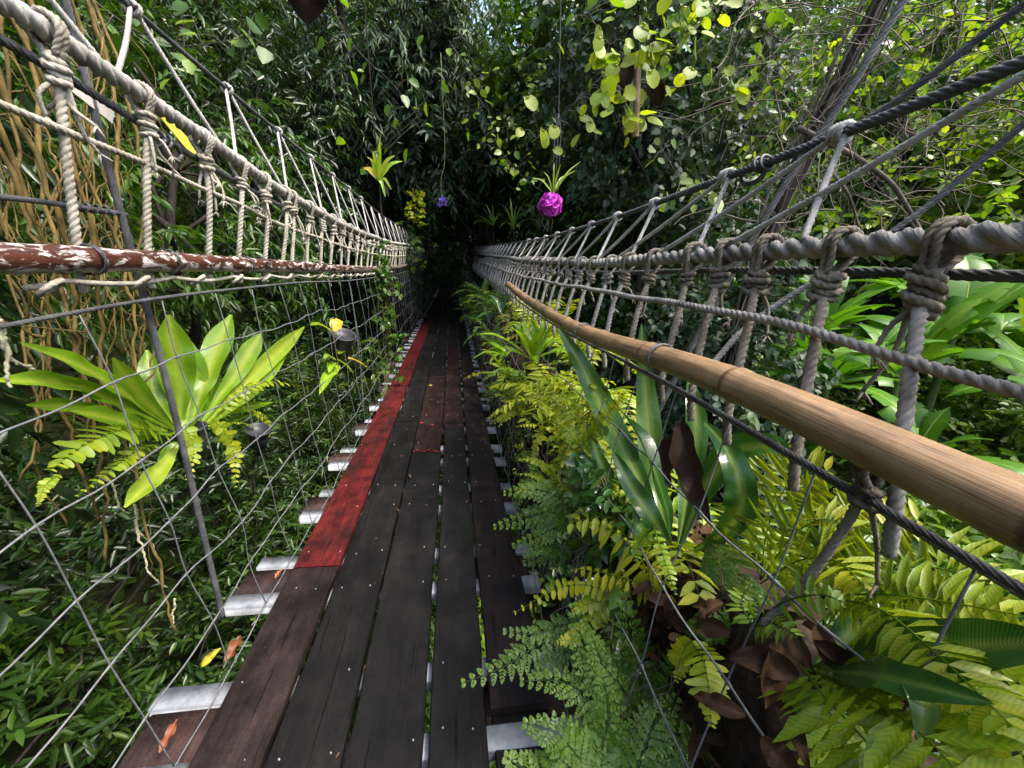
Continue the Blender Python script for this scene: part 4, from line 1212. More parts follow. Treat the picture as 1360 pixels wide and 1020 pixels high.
# thin hanging rootlets and dry stalks along the plank edge
m = MB()
for q in range(330):
    y0 = rng.uniform(.5, 9) ; x0 = rng.uniform(.40, .58); z0 = float(dz(y0)) + rng.uniform(.2, .62)
    ln = rng.uniform(.15, .55)
    p = [np.array([x0, y0, z0])]
    for e in range(5): p.append(p[-1] + np.array([rng.normal(-.01, .018), rng.normal(0, .03), -ln / 5]))
    tube(m, smooth_path(p, 9), rng.uniform(.0009, .0022), 4, cap=False)
tag(m.build('rootlets', M['vine'], bed), kind='stuff')

def plant(name, label, base, cat='fern', group=None):
    return thing(name, base, label, cat, group)

# --- the large dark nest fern: each blade its own part
rng = np.random.default_rng(61)
base = PX(893, 735, .66)
pf = plant('nest_fern', 'large nest fern with long wavy dark blades beside the tan rail', base)
blades = [
    ([(893, 735, .66), (882, 665, .62), (850, 585, .58), (815, 535, .56), (787, 508, .56)], .085, 'f_nest_dark', .25, (0.5, -.6, .3)),
    ([(890, 730, .68), (872, 640, .72), (860, 540, .74), (852, 428, .74)], .095, 'f_nest_dark', .62, None),
    ([(885, 725, .66), (850, 640, .66), (800, 540, .63), (770, 480, .60), (742, 436, .57)], .10, 'f_nest_dark', .6, None),
    ([(900, 735, .68), (930, 660, .74), (970, 605, .80), (1020, 592, .84), (1050, 600, .85)], .09, 'f_nest_dark', .45, None),
    ([(905, 740, .70), (965, 705, .72), (985, 660, .72), (968, 600, .72), (935, 560, .74)], .075, 'f_nest_dark', .4, None),
    ([(896, 735, .66), (868, 690, .56), (835, 640, .52), (815, 600, .50)], .06, 'f_nest_dark', .5, None),
    ([(900, 735, .7), (915, 640, .8), (925, 560, .86), (915, 500, .9)], .085, 'f_nest_dark', .55, None),
    ([(893, 735, .66), (850, 700, .6), (800, 620, .6), (780, 560, .58)], .07, 'f_nest_dark', .6, None),
]
for (pts, W, mt, ti, fc) in blades:
    m = MB(); p = smooth_path(PXS(pts), 34)
    face = VIEW(p[17]) * .8 + UP * .5 + np.array([-.2, 0, 0]) if fc is None else fc
    strap(m, p, W, rng, face, .3, .13, rng.uniform(2.5, 4), tint=ti)
    m.build('blade', M[mt], pf)
# second dark nest fern low down, blades sweeping to the right
base = PX(1075, 890, .62)
pf = plant('nest_fern', 'nest fern with two broad dark blades sweeping low under the wire mesh', base)
for (pts, W, ti) in [([(1075, 890, .62), (1160, 880, .64), (1270, 862, .66), (1420, 852, .7)], .085, .4),
                     ([(1070, 890, .62), (1140, 895, .58), (1200, 905, .56), (1320, 935, .58)], .05, .25),
                     ([(1080, 885, .63), (1130, 840, .7), (1190, 800, .8), (1230, 700, .9)], .06, .5),
                     ([(1085, 885, .63), (1190, 905, .6), (1225, 930, .56), (1222, 985, .54)], .035, .7)]:
    m = MB(); p = smooth_path(PXS(pts), 30)
    strap(m, p, W, rng, VIEW(p[12]) + UP * .6, .25, .10, 2.5, tint=ti)
    m.build('blade', M['f_nest_dark'], pf)
# smaller bright nest fern half way along
base = PX(708, 478, .58)
pf = plant('nest_fern', 'small upright nest fern in a black pot under the tan rail', base)
for q in range(17):
    a = rng.uniform(0, 6.28); el = rng.uniform(.35, 1.35)
    m = MB(); L = rng.uniform(.32, .5)
    p = arc(base + np.array([.02 * math.cos(a), .02 * math.sin(a), 0]), (math.cos(a) * math.cos(el), math.sin(a) * math.cos(el), math.sin(el)), L, .9, 22, rng, .3)
    strap(m, p, rng.uniform(.06, .085), rng, UP + np.array([-math.cos(a), -math.sin(a), 0]) * .8, .3, .08, 2.2, tint=rng.uniform(.15, .4), mid=.3)
    m.build('blade', M['f_nest'], pf)
def pot(parent, c, r, h, mat='pot', tilt=(0, 0)):
    m = MB()
    prof = [(0, 0), (.68, 0), (.80, .5), (.95, .92), (1.04, .93), (1.05, 1.0), (.94, 1.0), (.90, .85), (0, .82)]
    n = 22; t = np.linspace(0, 2 * np.pi, n, endpoint=False)
    V = []
    for (a, b) in prof:
        for th in t:
            x, y, z = r * a * math.cos(th), r * a * math.sin(th), h * b
            V.append((c[0] + x + tilt[0] * z - 0, c[1] + y + tilt[1] * z, c[2] - h + z - tilt[0] * x - tilt[1] * y))
    i = np.arange(len(prof) - 1)[:, None]; j = np.arange(n)[None]
    m.add(V, np.stack([i * n + j, i * n + (j + 1) % n, (i + 1) * n + (j + 1) % n, (i + 1) * n + j], -1).reshape(-1, 4))
    return m.build('pot', M[mat], parent)
pot(pf, base + np.array([0, 0, .0]), .075, .15)

# --- sword ferns
def sword(label, base_px, fr, mat='f_yellow', name='sword_fern', tint=.45, plen=.05, n=24, pw=.016, kind='pinna', shape='sword', cat='fern', droop=.15, group=None, face_up=.6, Y=False):
    base = PY(*base_px) if Y else PX(*base_px)
    o = plant(name, label, base, cat, group)
    for f in fr:
        m = MB(); p = smooth_path((PYS if Y else PXS)(f[0]), 26)
        pl = f[1] if len(f) > 1 else plen
        pinnate(m, p, pl, n, pw, rng, VIEW(p[13]) + UP * face_up, tint + rng.normal(0, .07), droop, kind=kind, shape=shape, rr=.0022)
        m.build('frond', M[mat], o)
    return o
sword('yellow green sword fern arching over the black pot by the deck edge', (770, 595, .52),
      [([(770, 595, .52), (745, 545, .49), (712, 512, .46), (672, 500, .44), (655, 520, .42)], .052), ([(770, 595, .52), (740, 560, .5), (735, 520, .5), (705, 470, .5)], .04),
       ([(770, 595, .54), (800, 560, .6), (830, 520, .66)], .045), ([(770, 595, .52), (750, 570, .47), (720, 560, .44), (690, 580, .42)], .04)], tint=.5)
sword('yellow sword fern with blunt leaflets hanging over the worn brown plank', (830, 800, 1.04),
      [([(830, 800, 1.04), (785, 778, 1.08), (740, 782, 1.12), (682, 815, 1.12)], .045), ([(825, 805, 1.04), (800, 810, 1.04), (765, 845, 1.02), (740, 852, 1.02)], .045),
       ([(830, 800, 1.04), (810, 775, 1.08), (792, 800, 1.08), (800, 840, 1.02)], .05), ([(830, 800, 1.04), (790, 800, 1.06), (760, 812, 1.06)], .04)], tint=.55, n=17, pw=.02, Y=True)
sword('pale yellow fern with long drooping lobes above the leaf litter', (870, 775, .98),
      [([(870, 775, .98), (845, 735, 1.04), (815, 705, 1.1), (785, 695, 1.14)], .11), ([(870, 775, .98), (862, 755, 1.0), (882, 765, .96), (890, 835, .9)], .08),
       ([(868, 778, .98), (835, 770, 1.02), (800, 760, 1.06), (765, 755, 1.1)], .085)], tint=.65, n=11, pw=.02, droop=.9, kind='lance', Y=True)
sword('small yellow green fern drooping over brown litter', (925, 850, .56),
      [([(918, 850, .56), (935, 880, .53), (942, 920, .51), (945, 965, .5)], .05), ([(918, 850, .56), (905, 870, .54), (898, 905, .52)], .035)], tint=.5, n=14, pw=.018)
sword('green fern with short paired leaflets below the dark nest fern', (870, 700, .55),
      [([(868, 700, .56), (880, 735, .53), (888, 760, .52), (898, 790, .51)], .025), ([(868, 700, .56), (850, 720, .53), (845, 750, .52)], .025)], mat='f_nest', tint=.4, n=12, pw=.014)
sword('glossy green fern with paired oblong leaflets behind the wire', (1000, 830, .6),
      [([(1000, 830, .6), (1040, 800, .6), (1090, 790, .62), (1120, 800, .64)], .05), ([(1000, 830, .6), (985, 800, .62), (1000, 770, .66)], .04), ([(1000, 830, .6), (1030, 830, .58), (1060, 845, .56)], .04)],
      mat='f_green', tint=.5, n=12, pw=.015, kind='lance')
# oak-leaf ferns: long narrow lobes
sword('tall yellow oak leaf fern with long narrow lobes under the tan rail', (1010, 770, .72),
      [([(1010, 770, .74), (1020, 700, .76), (1050, 640, .80), (1100, 625, .84)], .13), ([(1010, 770, .74), (1050, 715, .75), (1090, 690, .77), (1125, 700, .78)], .12),
       ([(1010, 770, .74), (1000, 700, .78), (1010, 630, .84), (1040, 590, .9)], .11), ([(1010, 775, .74), (1060, 745, .72), (1110, 745, .7), (1150, 780, .68)], .09)],
      tint=.36, n=18, pw=.019, kind='lance', shape='oak', droop=.1, name='oak_leaf_fern')
sword('yellow oak leaf fern with striped shining lobes behind the wire mesh', (1110, 790, .72),
      [([(1110, 790, .72), (1170, 760, .76), (1250, 755, .8), (1350, 790, .82)], .13), ([(1110, 790, .72), (1180, 790, .7), (1260, 800, .72), (1370, 820, .74)], .10),
       ([(1110, 795, .72), (1170, 810, .66), (1240, 865, .62), (1340, 960, .58)], .075), ([(1110, 790, .72), (1130, 740, .78), (1170, 700, .84), (1220, 690, .9)], .12)],
      tint=.40, n=20, pw=.018, kind='lance', shape='oak', droop=.35, name='oak_leaf_fern')
sword('broad lobed yellow green oak leaf fern in front of dead leaves', (1090, 930, .56),
      [([(1060, 880, .6), (1100, 930, .55), (1150, 985, .52), (1190, 1050, .5)], .10), ([(1080, 890, .6), (1160, 930, .56), (1230, 980, .54), (1300, 1060, .52)], .10),
       ([(1080, 885, .62), (1200, 900, .62), (1290, 950, .62), (1380, 1020, .62)], .09), ([(1070, 890, .6), (1110, 960, .6), (1130, 1020, .6)], .09), ([(1150, 900, .66), (1260, 900, .7), (1380, 920, .74)], .09)],
      tint=.18, n=15, pw=.026, kind='lobed', shape='oak', droop=.1, name='oak_leaf_fern')
# --- lacy ferns
def lacy(label, fr, tint=.4, mat='f_green', group=None):
    o = plant('lacy_fern', label, PY(*fr[0][0][0]), 'fern', group)
    for f in fr:
        m = MB(); p = smooth_path(PYS(f[0]), 24)
        bipinnate(m, p, f[1], 12, rng, VIEW(p[12]) * .8 + UP * .7, tint + rng.normal(0, .06), .1)
        m.build('frond', M[mat], o)
lacy('lacy green fern reaching across the dark planks', [([(800, 825, 1.12), (720, 855, 1.08), (670, 885, 1.03), (612, 908, 1.0)], .075), ([(800, 825, 1.12), (750, 830, 1.12), (710, 842, 1.1), (668, 838, 1.1)], .055), ([(800, 828, 1.12), (745, 870, 1.05), (705, 900, 1.0)], .06)], .40)
lacy('dense lacy fern above the steel beam end', [([(775, 690, 1.5), (735, 680, 1.55), (695, 688, 1.58), (655, 700, 1.6)], .085), ([(775, 690, 1.5), (740, 660, 1.58), (705, 650, 1.62), (668, 655, 1.66)], .08), ([(775, 690, 1.5), (750, 715, 1.48), (725, 735, 1.46), (695, 748, 1.46)], .085),
      ([(775, 690, 1.5), (780, 720, 1.42), (770, 755, 1.38)], .08), ([(775, 690, 1.5), (768, 650, 1.6), (750, 610, 1.7)], .075), ([(775, 690, 1.5), (740, 700, 1.5), (715, 712, 1.5), (680, 725, 1.52)], .07)], .45)
lacy('lacy mid green fern with broad triangular fronds over the litter', [([(850, 955, .80), (805, 905, .88), (778, 860, .95), (760, 800, 1.02)], .085), ([(850, 955, .80), (790, 930, .86), (745, 905, .92), (690, 905, .95)], .075), ([(850, 955, .80), (850, 900, .86), (838, 850, .9), (828, 785, .95)], .09),
      ([(850, 960, .80), (800, 975, .80), (760, 990, .80), (735, 1030, .78)], .075), ([(850, 960, .80), (880, 930, .8), (900, 880, .8), (915, 840, .8)], .065), ([(850, 955, .8), (830, 920, .84), (800, 880, .9), (785, 840, .95)], .08)], .52)
lacy('lacy grey green fern at the foot of the mesh', [([(810, 1060, .62), (775, 1015, .68), (740, 975, .72), (695, 960, .76)], .08), ([(810, 1060, .62), (800, 1000, .70), (808, 950, .74), (800, 890, .8)], .085), ([(820, 1070, .62), (850, 1010, .66), (870, 960, .7), (900, 925, .74)], .08),
      ([(810, 1060, .62), (745, 1040, .66), (705, 1025, .68), (670, 1005, .70)], .07), ([(830, 1080, .6), (900, 1040, .6), (950, 1010, .62), (990, 1000, .62)], .075), ([(810, 1060, .62), (770, 1030, .66), (745, 1010, .68), (720, 1005, .70)], .065)], .5)
lacy('lacy fern of small dark fronds beside the hanging pot', [([(960, 790, .82), (955, 750, .86), (940, 715, .88)], .055), ([(1000, 860, .68), (1005, 810, .74), (990, 765, .78)], .055), ([(980, 850, .72), (950, 830, .74), (915, 830, .78)], .06)], .35)
# more ferns along the rest of the tan rail side
def random_fern(base, kind, nf, L, mat, tint, label, group, seed, el=(.3, 1.2), az=(0, 6.28)):
    r2 = np.random.default_rng(seed)
    o = plant({'lacy': 'lacy_fern', 'sword': 'sword_fern', 'oak': 'oak_leaf_fern', 'strap': 'nest_fern'}[kind], label, base, 'fern', group)
    for q in range(nf):
        a = r2.uniform(*az); e = r2.uniform(*el); l = L * r2.uniform(.7, 1.2)
        p = arc(base, (math.cos(a) * math.cos(e), math.sin(a) * math.cos(e), math.sin(e)), l, r2.uniform(.9, 1.8), 22, r2, .4)
        m = MB()
        if kind == 'lacy': bipinnate(m, p, l * .28, 10, r2, None, tint + r2.normal(0, .07), .1)
        elif kind == 'sword': pinnate(m, p, l * .13, 22, .018, r2, None, tint + r2.normal(0, .07))
        elif kind == 'oak': pinnate(m, p, l * .3, 13, .03, r2, None, tint + r2.normal(0, .07), kind='lance', shape='oak')
        else: strap(m, p, l * .17, r2, None, .3, .08, 2.2, tint=tint + r2.normal(0, .08), mid=.3)
        m.build('blade' if kind == 'strap' else 'frond', M[mat], o)
    return o
_cnt = {}
_specs = [
        (.50, 1.45, .30, 'lacy', 8, .30, 'f_green', .5), (.52, 1.75, .42, 'sword', 9, .36, 'f_yellow', .5), (.48, 2.05, .34, 'lacy', 8, .32, 'f_green', .55), (.55, 2.35, .55, 'sword', 9, .38, 'f_yellow', .45), (.50, 2.9, .45, 'sword', 9, .40, 'f_yellow', .5), (.60, 2.6, .65, 'oak', 7, .4, 'f_yellow', .5),
        (.50, 3.3, .50, 'lacy', 9, .36, 'f_green', .5), (.50, 3.9, .50, 'sword', 9, .42, 'f_yellow', .4), (.75, 1.15, .50, 'oak', 7, .40, 'f_yellow', .35), (.42, 8.8, .45, 'sword', 10, .6, 'f_green', .4), (.40, 10.2, .45, 'lacy', 10, .6, 'f_green', .4), (.40, 11.6, .5, 'sword', 10, .65, 'f_green', .35), (.35, 13.2, .5, 'lacy', 10, .65, 'f_green', .3),
        (.70, 1.5, .55, 'oak', 7, .42, 'f_yellow', .4), (.66, 2.1, .50, 'sword', 9, .45, 'f_yellow', .5), (.92, 2.3, .75, 'oak', 8, .55, 'f_yellow', .45), (.62, 2.7, .45, 'lacy', 7, .36, 'f_green', .45),
        (.95, 3.1, .80, 'oak', 9, .55, 'f_yellow', .5), (.70, 3.6, .50, 'sword', 8, .45, 'f_green', .6), (.98, 3.9, .85, 'sword', 10, .6, 'f_yellow', .5), (.62, 4.4, .55, 'strap', 10, .45, 'f_nest', .2),
        (.95, 4.8, .85, 'oak', 9, .55, 'f_yellow', .45), (.60, 5.2, .95, 'strap', 11, .5, 'f_nest_dark', .35), (.58, 6.4, .95, 'sword', 10, .5, 'f_green', .5), (.56, 7.8, 1.0, 'sword', 10, .55, 'f_green', .4), (.55, 5.1, .50, 'lacy', 8, .4, 'f_green', .4), (.9, 5.8, .80, 'sword', 10, .55, 'f_yellow', .5), (.56, 6.1, .55, 'sword', 9, .5, 'f_green', .4),
        (.60, 7.1, .60, 'strap', 10, .5, 'f_nest_dark', .4), (.85, 7.3, .80, 'oak', 8, .55, 'f_yellow', .35), (.55, 8.2, .60, 'lacy', 8, .45, 'f_green', .35), (.58, 9.4, .65, 'sword', 9, .55, 'f_green', .35), (.56, 10.8, .7, 'strap', 10, .55, 'f_nest_dark', .3), (.55, 12.2, .75, 'sword', 9, .55, 'f_green', .25)]
for q, (x, y, z, kind, nf, L, mt, ti) in enumerate(sorted(_specs, key=lambda s: s[1])):
    _cnt[kind] = _cnt.get(kind, 0) + 1
    what = {'oak': 'yellow oak leaf fern outside the hanger ropes', 'sword': 'arching sword fern rooted in the mesh', 'lacy': 'lacy fern tuft rooted in the mesh', 'strap': 'nest fern rosette rooted in the mesh'}[kind]
    lab = ORD[_cnt[kind] - 1] + ' ' + what + ' counted along the tan rail'
    random_fern(np.array([x * float(nar(y)), y, z + float(dz(y))]), kind, nf, L, mt, ti, lab, 'ferns further along the tan rail: ' + kind, 800 + q)
# dense creeper of small yellow leaves, and two leafy creepers on the mesh
def creeper(label, pts, n, L, W, mat, tint, spread, seed, kind='ovate', cat='creeper'):
    r2 = np.random.default_rng(seed)
    P0 = smooth_path(np.array(pts), 40)
    o = thing('creeper', P0[0], label, cat)
    sm = MB(); lm = MB()
    for e in range(6):
        q = P0 + np.cumsum(r2.normal(0, spread * .12, P0.shape), 0) * .4
        tube(sm, q, .0025, 4)
    sm.build('stem', M['rachis'], o)
    idx = r2.integers(0, 40, n)
    O = P0[idx] + r2.normal(0, spread, (n, 3))
    sprigs(lm, r2, O, r2.normal(0, 1, (n, 3)) + np.array([-.3, -.4, .1]), r2.uniform(.04, .10, n), 6, kind, L, W, np.clip(tint + r2.normal(0, .14, n), 0, 1))
    lm.build('foliage', M[mat], o)
creeper('dense creeper of small yellow leaves beside the nest fern', [PX(745, 590, .62), PX(770, 560, .62), PX(800, 540, .66), PX(760, 620, .56)], 150, .03, .02, 'f_yellow', .62, .07, 1)
creeper('creeper of silvery green leaflets behind the lacy fern', [PX(770, 610, .56), PX(800, 660, .6), PX(790, 700, .56)], 110, .028, .018, 'l_pale', .45, .06, 2)
creeper('dark opposite leaved vine in front of the nest fern', [PX(770, 590, .52), PX(800, 640, .54), PX(820, 690, .56), PX(830, 740, .55)], 30, .06, .028, 'f_nest_dark', .4, .03, 3)
creeper('green vine climbing the wire mesh below the red rail', [PX(505, 560, -.93), PX(515, 480, -.95), PX(512, 420, -.97), PX(505, 370, -.98), PX(500, 345, -1.0)], 120, .09, .05, 'l_mid', .55, .10, 4)
creeper('small leaved vine twining over the far hand rope', [PX(545, 360, -.98), PX(540, 330, -1.0), PX(545, 310, -1.05)], 60, .12, .07, 'l_mid', .45, .2, 5)
creeper('yellow leaved vine dangling above the far railing', [PY(548, 250, 9.5), PY(552, 275, 9.5), PY(548, 300, 9.5)], 26, .10, .07, 'f_yellow', .7, .12, 6)
creeper('pale creeper clinging to the mesh by the worn plank', [PX(690, 560, .45), PX(700, 610, .43), PX(715, 660, .42)], 40, .025, .014, 'f_yellow', .55, .035, 7)

# --- big dead leaves
def deadleaf(p, d, nrm, L, W, mat, label, group, seed, curl=.5):
    r2 = np.random.default_rng(seed)
    m = MB(); a = arc(np.asarray(p, float), d, L, curl, 20, r2, .5)
    strap(m, a, W, r2, nrm, r2.uniform(.5, 1.3), .28, r2.uniform(1.5, 3.5), prof='leaf', tint=r2.uniform(.15, .7), mid=.2)
    return tag(m.build('dead_leaf', M[mat]), label, 'dead leaf', group)
rng = np.random.default_rng(77)
for q, (u, v, X) in enumerate([(1000, 830, .60), (1040, 860, .58), (1080, 850, .60), (960, 800, .62), (1060, 900, .56), (940, 860, .58), (990, 950, .52), (1030, 920, .55), (930, 900, .56), (1085, 830, .62), (985, 880, .57), (1010, 980, .5), (970, 840, .6), (1055, 830, .62), (960, 930, .55)]):
    deadleaf(PX(u, v, X), rng.normal(0, 1, 3) * (1, 1, .4), np.array([-.6, -.5, .7]) + rng.normal(0, .3, 3), rng.uniform(.07, .13), rng.uniform(.028, .045), 'dead',
             'big curled brown dead leaf lying in the litter behind the wire mesh', 'dead leaves in the fern bed', 900 + q, .8)
big = bpy.data.objects['nest_fern']
for q, pts in enumerate([[(905, 560, .68), (912, 600, .64), (925, 650, .62), (945, 700, .62)], [(900, 575, .7), (885, 610, .68), (890, 650, .66)]]):
    m = MB(); strap(m, smooth_path(PXS(pts), 24), .075, rng, (-.6, -.6, .2), .7, .2, 3, prof='leaf', tint=.15, mid=.1)
    tag(m.build('withered_blade', M['dead'], big), ['long withered brown blade', 'short withered brown blade'][q])
def ondeck(u, v, lift=.006):
    p = PZ(u, v, 0.0)
    for _ in range(4): p = PZ(u, v, float(dz(p[1])) + float(bank(p[0])) + lift)
    return p
for q, (u, v, L, W, mt, lab) in enumerate([(212, 1000, .10, .028, 'orange', 'narrow orange dead leaf on the timber block'), (366, 768, .06, .02, 'orange', 'orange dead leaf by the end of the red plank'),
                                           (300, 880, .12, .04, 'orange', 'curled orange leaf caught in the mesh at the plank edge'), (573, 513, .05, .035, 'yellow', 'small yellow leaf fallen on the planks'),
                                           (545, 635, .06, .018, 'dead', 'small dry twig leaf lying on a plank gap'), (530, 680, .05, .012, 'dead', 'thin dry stalk leaf lying on the dark planks'), (500, 530, .06, .02, 'dead', 'small brown leaf on the red plank')]):
    p = ondeck(u, v, .012)
    deadleaf(p, (rng.normal(0, .4), 1, .15), UP, L, W, mt, lab, None, 950 + q, .25)
m = MB()
n = 130
X = rng.uniform(-.85, .28, n); Yv = rng.uniform(.9, 9, n)
P = np.stack([X * nar(Yv), Yv, dz(Yv) + bank(X) + .008], 1)
leaves(m, 'lance', P, np.stack([rng.normal(0, 1, n), rng.normal(0, 1, n), rng.uniform(-.05, .2, n)], 1), UP + rng.normal(0, .3, (n, 3)), rng.uniform(.008, .03, n), rng.uniform(.003, .009, n), rng.random(n))
tag(m.build('deck_debris', M['dead']), 'bits of dry leaf and twig scattered over the planks', 'debris', kind='stuff')
deadleaf(PX(268, 885, -.95), (.3, .4, .3), (.5, -.5, .6), .07, .025, 'yellow', 'yellow leaf hanging on the mesh above the block', None, 970)

# ================================================================ hanging plants on the red rail side
rng = np.random.default_rng(21)
base = PX(242, 565, -1.34)
pf = plant('nest_fern', 'large bright nest fern hanging outside the wire mesh', base)
X0 = -1.34
for (pts, W, ti) in [
        ([(240, 565), (236, 500), (224, 418)], .115, .42), ([(255, 560), (278, 490), (307, 418)], .105, .45), ([(250, 568), (252, 530), (248, 448)], .13, .35),
        ([(268, 560), (318, 490), (347, 442)], .085, .45), ([(275, 560), (340, 495), (404, 434)], .08, .75), ([(275, 566), (330, 520), (380, 470)], .075, .55),
        ([(225, 565), (130, 500), (28, 456)], .085, .4), ([(222, 568), (110, 515), (-10, 505)], .075, .5), ([(222, 572), (120, 545), (35, 538)], .06, .45),
        ([(230, 570), (165, 538), (80, 505)], .08, .35), ([(228, 578), (165, 560), (95, 545)], .075, .4), ([(245, 575), (300, 548), (362, 534)], .07, .4),
        ([(235, 572), (190, 530), (150, 475)], .08, .35), ([(238, 590), (210, 628), (166, 674)], .085, .85), ([(248, 570), (275, 530), (285, 480)], .09, .45), ([(236, 572), (205, 520), (195, 465)], .09, .3), ([(246, 572), (262, 545), (268, 500)], .10, .25), ([(255, 575), (310, 560), (345, 548)], .07, .3), ([(232, 575), (185, 575), (140, 575)], .07, .3), ([(240, 580), (225, 600), (215, 625)], .06, .3)]:
    m = MB()
    dx = rng.normal(0, .10)
    P = PXS([(a[0], a[1], X0 + dx * e / (len(pts) - 1)) for e, a in enumerate(pts)])
    p = smooth_path(P, 30)
    strap(m, p, W * (1.3 if pts[-1][0] > 200 and pts[-1][1] < 480 else 1.0), rng, VIEW(p[15]) * 1.1 + UP * .5 + rng.normal(0, .2, 3), .26, .10, rng.uniform(2, 3.5), prof='broad', tint=ti * .85, mid=.5)
    m.build('blade', M['f_nest'], pf)
pot(pf, base + np.array([0, .02, -.02]), .085, .16)
o = sword('yellow green sword fern hanging below the bright nest fern', (225, 575, -1.30),
      [([(225, 575, -1.30), (170, 570, -1.26), (115, 590, -1.22), (66, 625, -1.2)], .085), ([(232, 560, -1.28), (250, 575, -1.24), (258, 600, -1.22), (248, 638, -1.2)], .05),
       ([(280, 555, -1.28), (300, 575, -1.24), (312, 605, -1.22), (313, 648, -1.2)], .055), ([(290, 548, -1.28), (330, 515, -1.24), (365, 508, -1.22), (415, 516, -1.2)], .055),
       ([(210, 590, -1.3), (180, 600, -1.26), (150, 622, -1.24), (100, 660, -1.22)], .04), ([(320, 540, -1.28), (350, 555, -1.26), (358, 580, -1.24)], .035), ([(80, 630, -1.2), (60, 645, -1.2), (50, 672, -1.2)], .02)], tint=.45, n=18, pw=.03)
# black pots clipped to the mesh
base = PX(338, 568, -1.22)
pf = plant('hanging_pot', 'round black hanging pot half hidden behind fern fronds', base, 'pot')
pot(pf, base, .065, .12, tilt=(.25, -.2))
pl_ = MB(); pinnate(pl_, arc(base, (-.5, -.5, .8), .18, 1.6, 20, rng), .03, 12, .014, rng); pl_.build('frond', M['f_yellow'], pf)
base = PX(447, 442, -1.02)
pf = plant('hanging_pot', 'black pot clipped to the mesh with a yellowing leafy seedling', base, 'pot')
pot(pf, base, .11, .2, tilt=(.3, -.25))
for (u, v, u2, v2, W, mt, ti) in [(440, 440, 412, 432, .08, 'f_yellow', .5), (445, 440, 452, 425, .10, 'yellow', .6), (450, 470, 468, 455, .09, 'f_yellow', .6), (455, 475, 488, 488, .09, 'yellow', .5), (450, 485, 424, 524, .09, 'f_nest', .5),
                                   (448, 478, 470, 497, .08, 'f_nest', .5), (445, 478, 430, 476, .06, 'f_nest', .45), (446, 482, 437, 495, .07, 'f_nest', .4)]:
    m = MB(); a, b = PX(u, v, -.98), PX(u2, v2, -.96)
    strap(m, smooth_path([a, (a + b) / 2 + (0, -.02, .03), b], 16), W, rng, VIEW(b) + UP * .6, .25, .08, 1.5, prof='leaf', tint=ti, mid=.25)
    m.build('leaf', M[mt], pf)
m = MB(); tube(m, smooth_path([PX(440, 430, -.98), PX(446, 465, -.97), PX(450, 490, -.97)], 10), .004, 5); m.build('stem', M['rachis'], pf)

# --- aerial roots hanging outside the red rail
rng = np.random.default_rng(12)
def root(pts, r, mat, label, grp, wob=.0085):
    m = MB(); p = smooth_path(pts, 46)
    w = np.cumsum(rng.normal(0, wob, p.shape), 0); w -= np.linspace(0, 1, 46)[:, None] * w[-1]
    p = p + w * np.array([1, 1, .3])
    tube(m, p, r * (1.15 - .55 * np.linspace(0, 1, 46) + .12 * np.sin(np.arange(46) * .9)), 7)
    if r > .006:
        for e in range(2):
            a = rng.integers(10, 38); q = [p[a]]
            for z in range(5): q.append(q[-1] + np.array([rng.normal(0, .02), rng.normal(0, .03), -rng.uniform(.03, .07)]))
            tube(m, smooth_path(q, 12), np.linspace(r * .5, r * .2, 12), 5)
    return tag(m.build('aerial_root', M[mat]), label, 'root', grp)
spots = [(12, 120, 25, 640), (40, 60, 140, 745), (70, 90, 60, 560), (95, 80, 120, 600), (20, 200, 150, 560), (110, 110, 185, 470), (150, 120, 170, 560), (60, 150, 95, 430), (130, 160, 145, 520),
         (5, 250, 90, 700), (85, 220, 235, 840), (165, 200, 215, 610), (30, 300, 60, 470), (120, 260, 200, 760), (140, 60, 100, 380), (50, 320, 130, 690), (175, 330, 190, 560)]
for q, (u0, v0, u1, v1) in enumerate(spots):
    X = rng.uniform(-1.75, -1.30)
    a, b = PX(u0, v0, X), PX(u1, v1, X)
    top = a + np.array([rng.normal(0, .1), rng.normal(0, .15), rng.uniform(.5, 1.6)])
    k = rng.uniform(0, 1)
    root([top, a, a * .6 + b * .4 + rng.normal(0, .03, 3), a * .25 + b * .75 + rng.normal(0, .03, 3), b], rng.uniform(.003, .0092), 'root', 'knobbly ochre aerial root hanging outside the peeling rail', 'hanging aerial roots')
for q, pts in enumerate([[(0, 425), (12, 450), (16, 485), (15, 515)], [(2, 430), (22, 475), (45, 492)], [(133, 632), (150, 645), (160, 670), (172, 682)], [(178, 670), (185, 700), (205, 728)], [(232, 795), (234, 815), (233, 842)], [(180, 690), (190, 730), (200, 760), (222, 780)]]):
    X = -1.12 if q < 2 else -1.4
    root([PX(a, b, X) for a, b in pts], .0055 if q < 2 else .0045, 'root_pale', 'pale green tipped aerial root beside the wire mesh', 'pale root tips', .0018)
m = MB()
for q in range(45):
    X = rng.uniform(-2.0, -1.4); u = rng.uniform(-30, 175); v = rng.uniform(30, 330)
    p = [PX(u, v, X)]
    for e in range(7): p.append(p[-1] + np.array([rng.normal(0, .035), rng.normal(0, .05), -rng.uniform(.03, .12)]))
    tube(m, smooth_path(p, 14), rng.uniform(.0012, .0032), 4, cap=False)
tag(m.build('fine_roots', M['root']), 'mat of fine hanging rootlets behind the aerial roots', 'roots', kind='stuff')
# mass of old roots and leaves they hang from
tree(990, 'root draped dark tree close outside the pale hand rope', (-2.7, 1.5), (-2.6, 1.35, 1.9), (.7, 1.1, 1.6), 110, 8, 8, 'lance', .15, .045, 'l_dark', .10, .13, None, limbs=10, droop=.5, rc=.3, sl=.3, name='fig_tree')

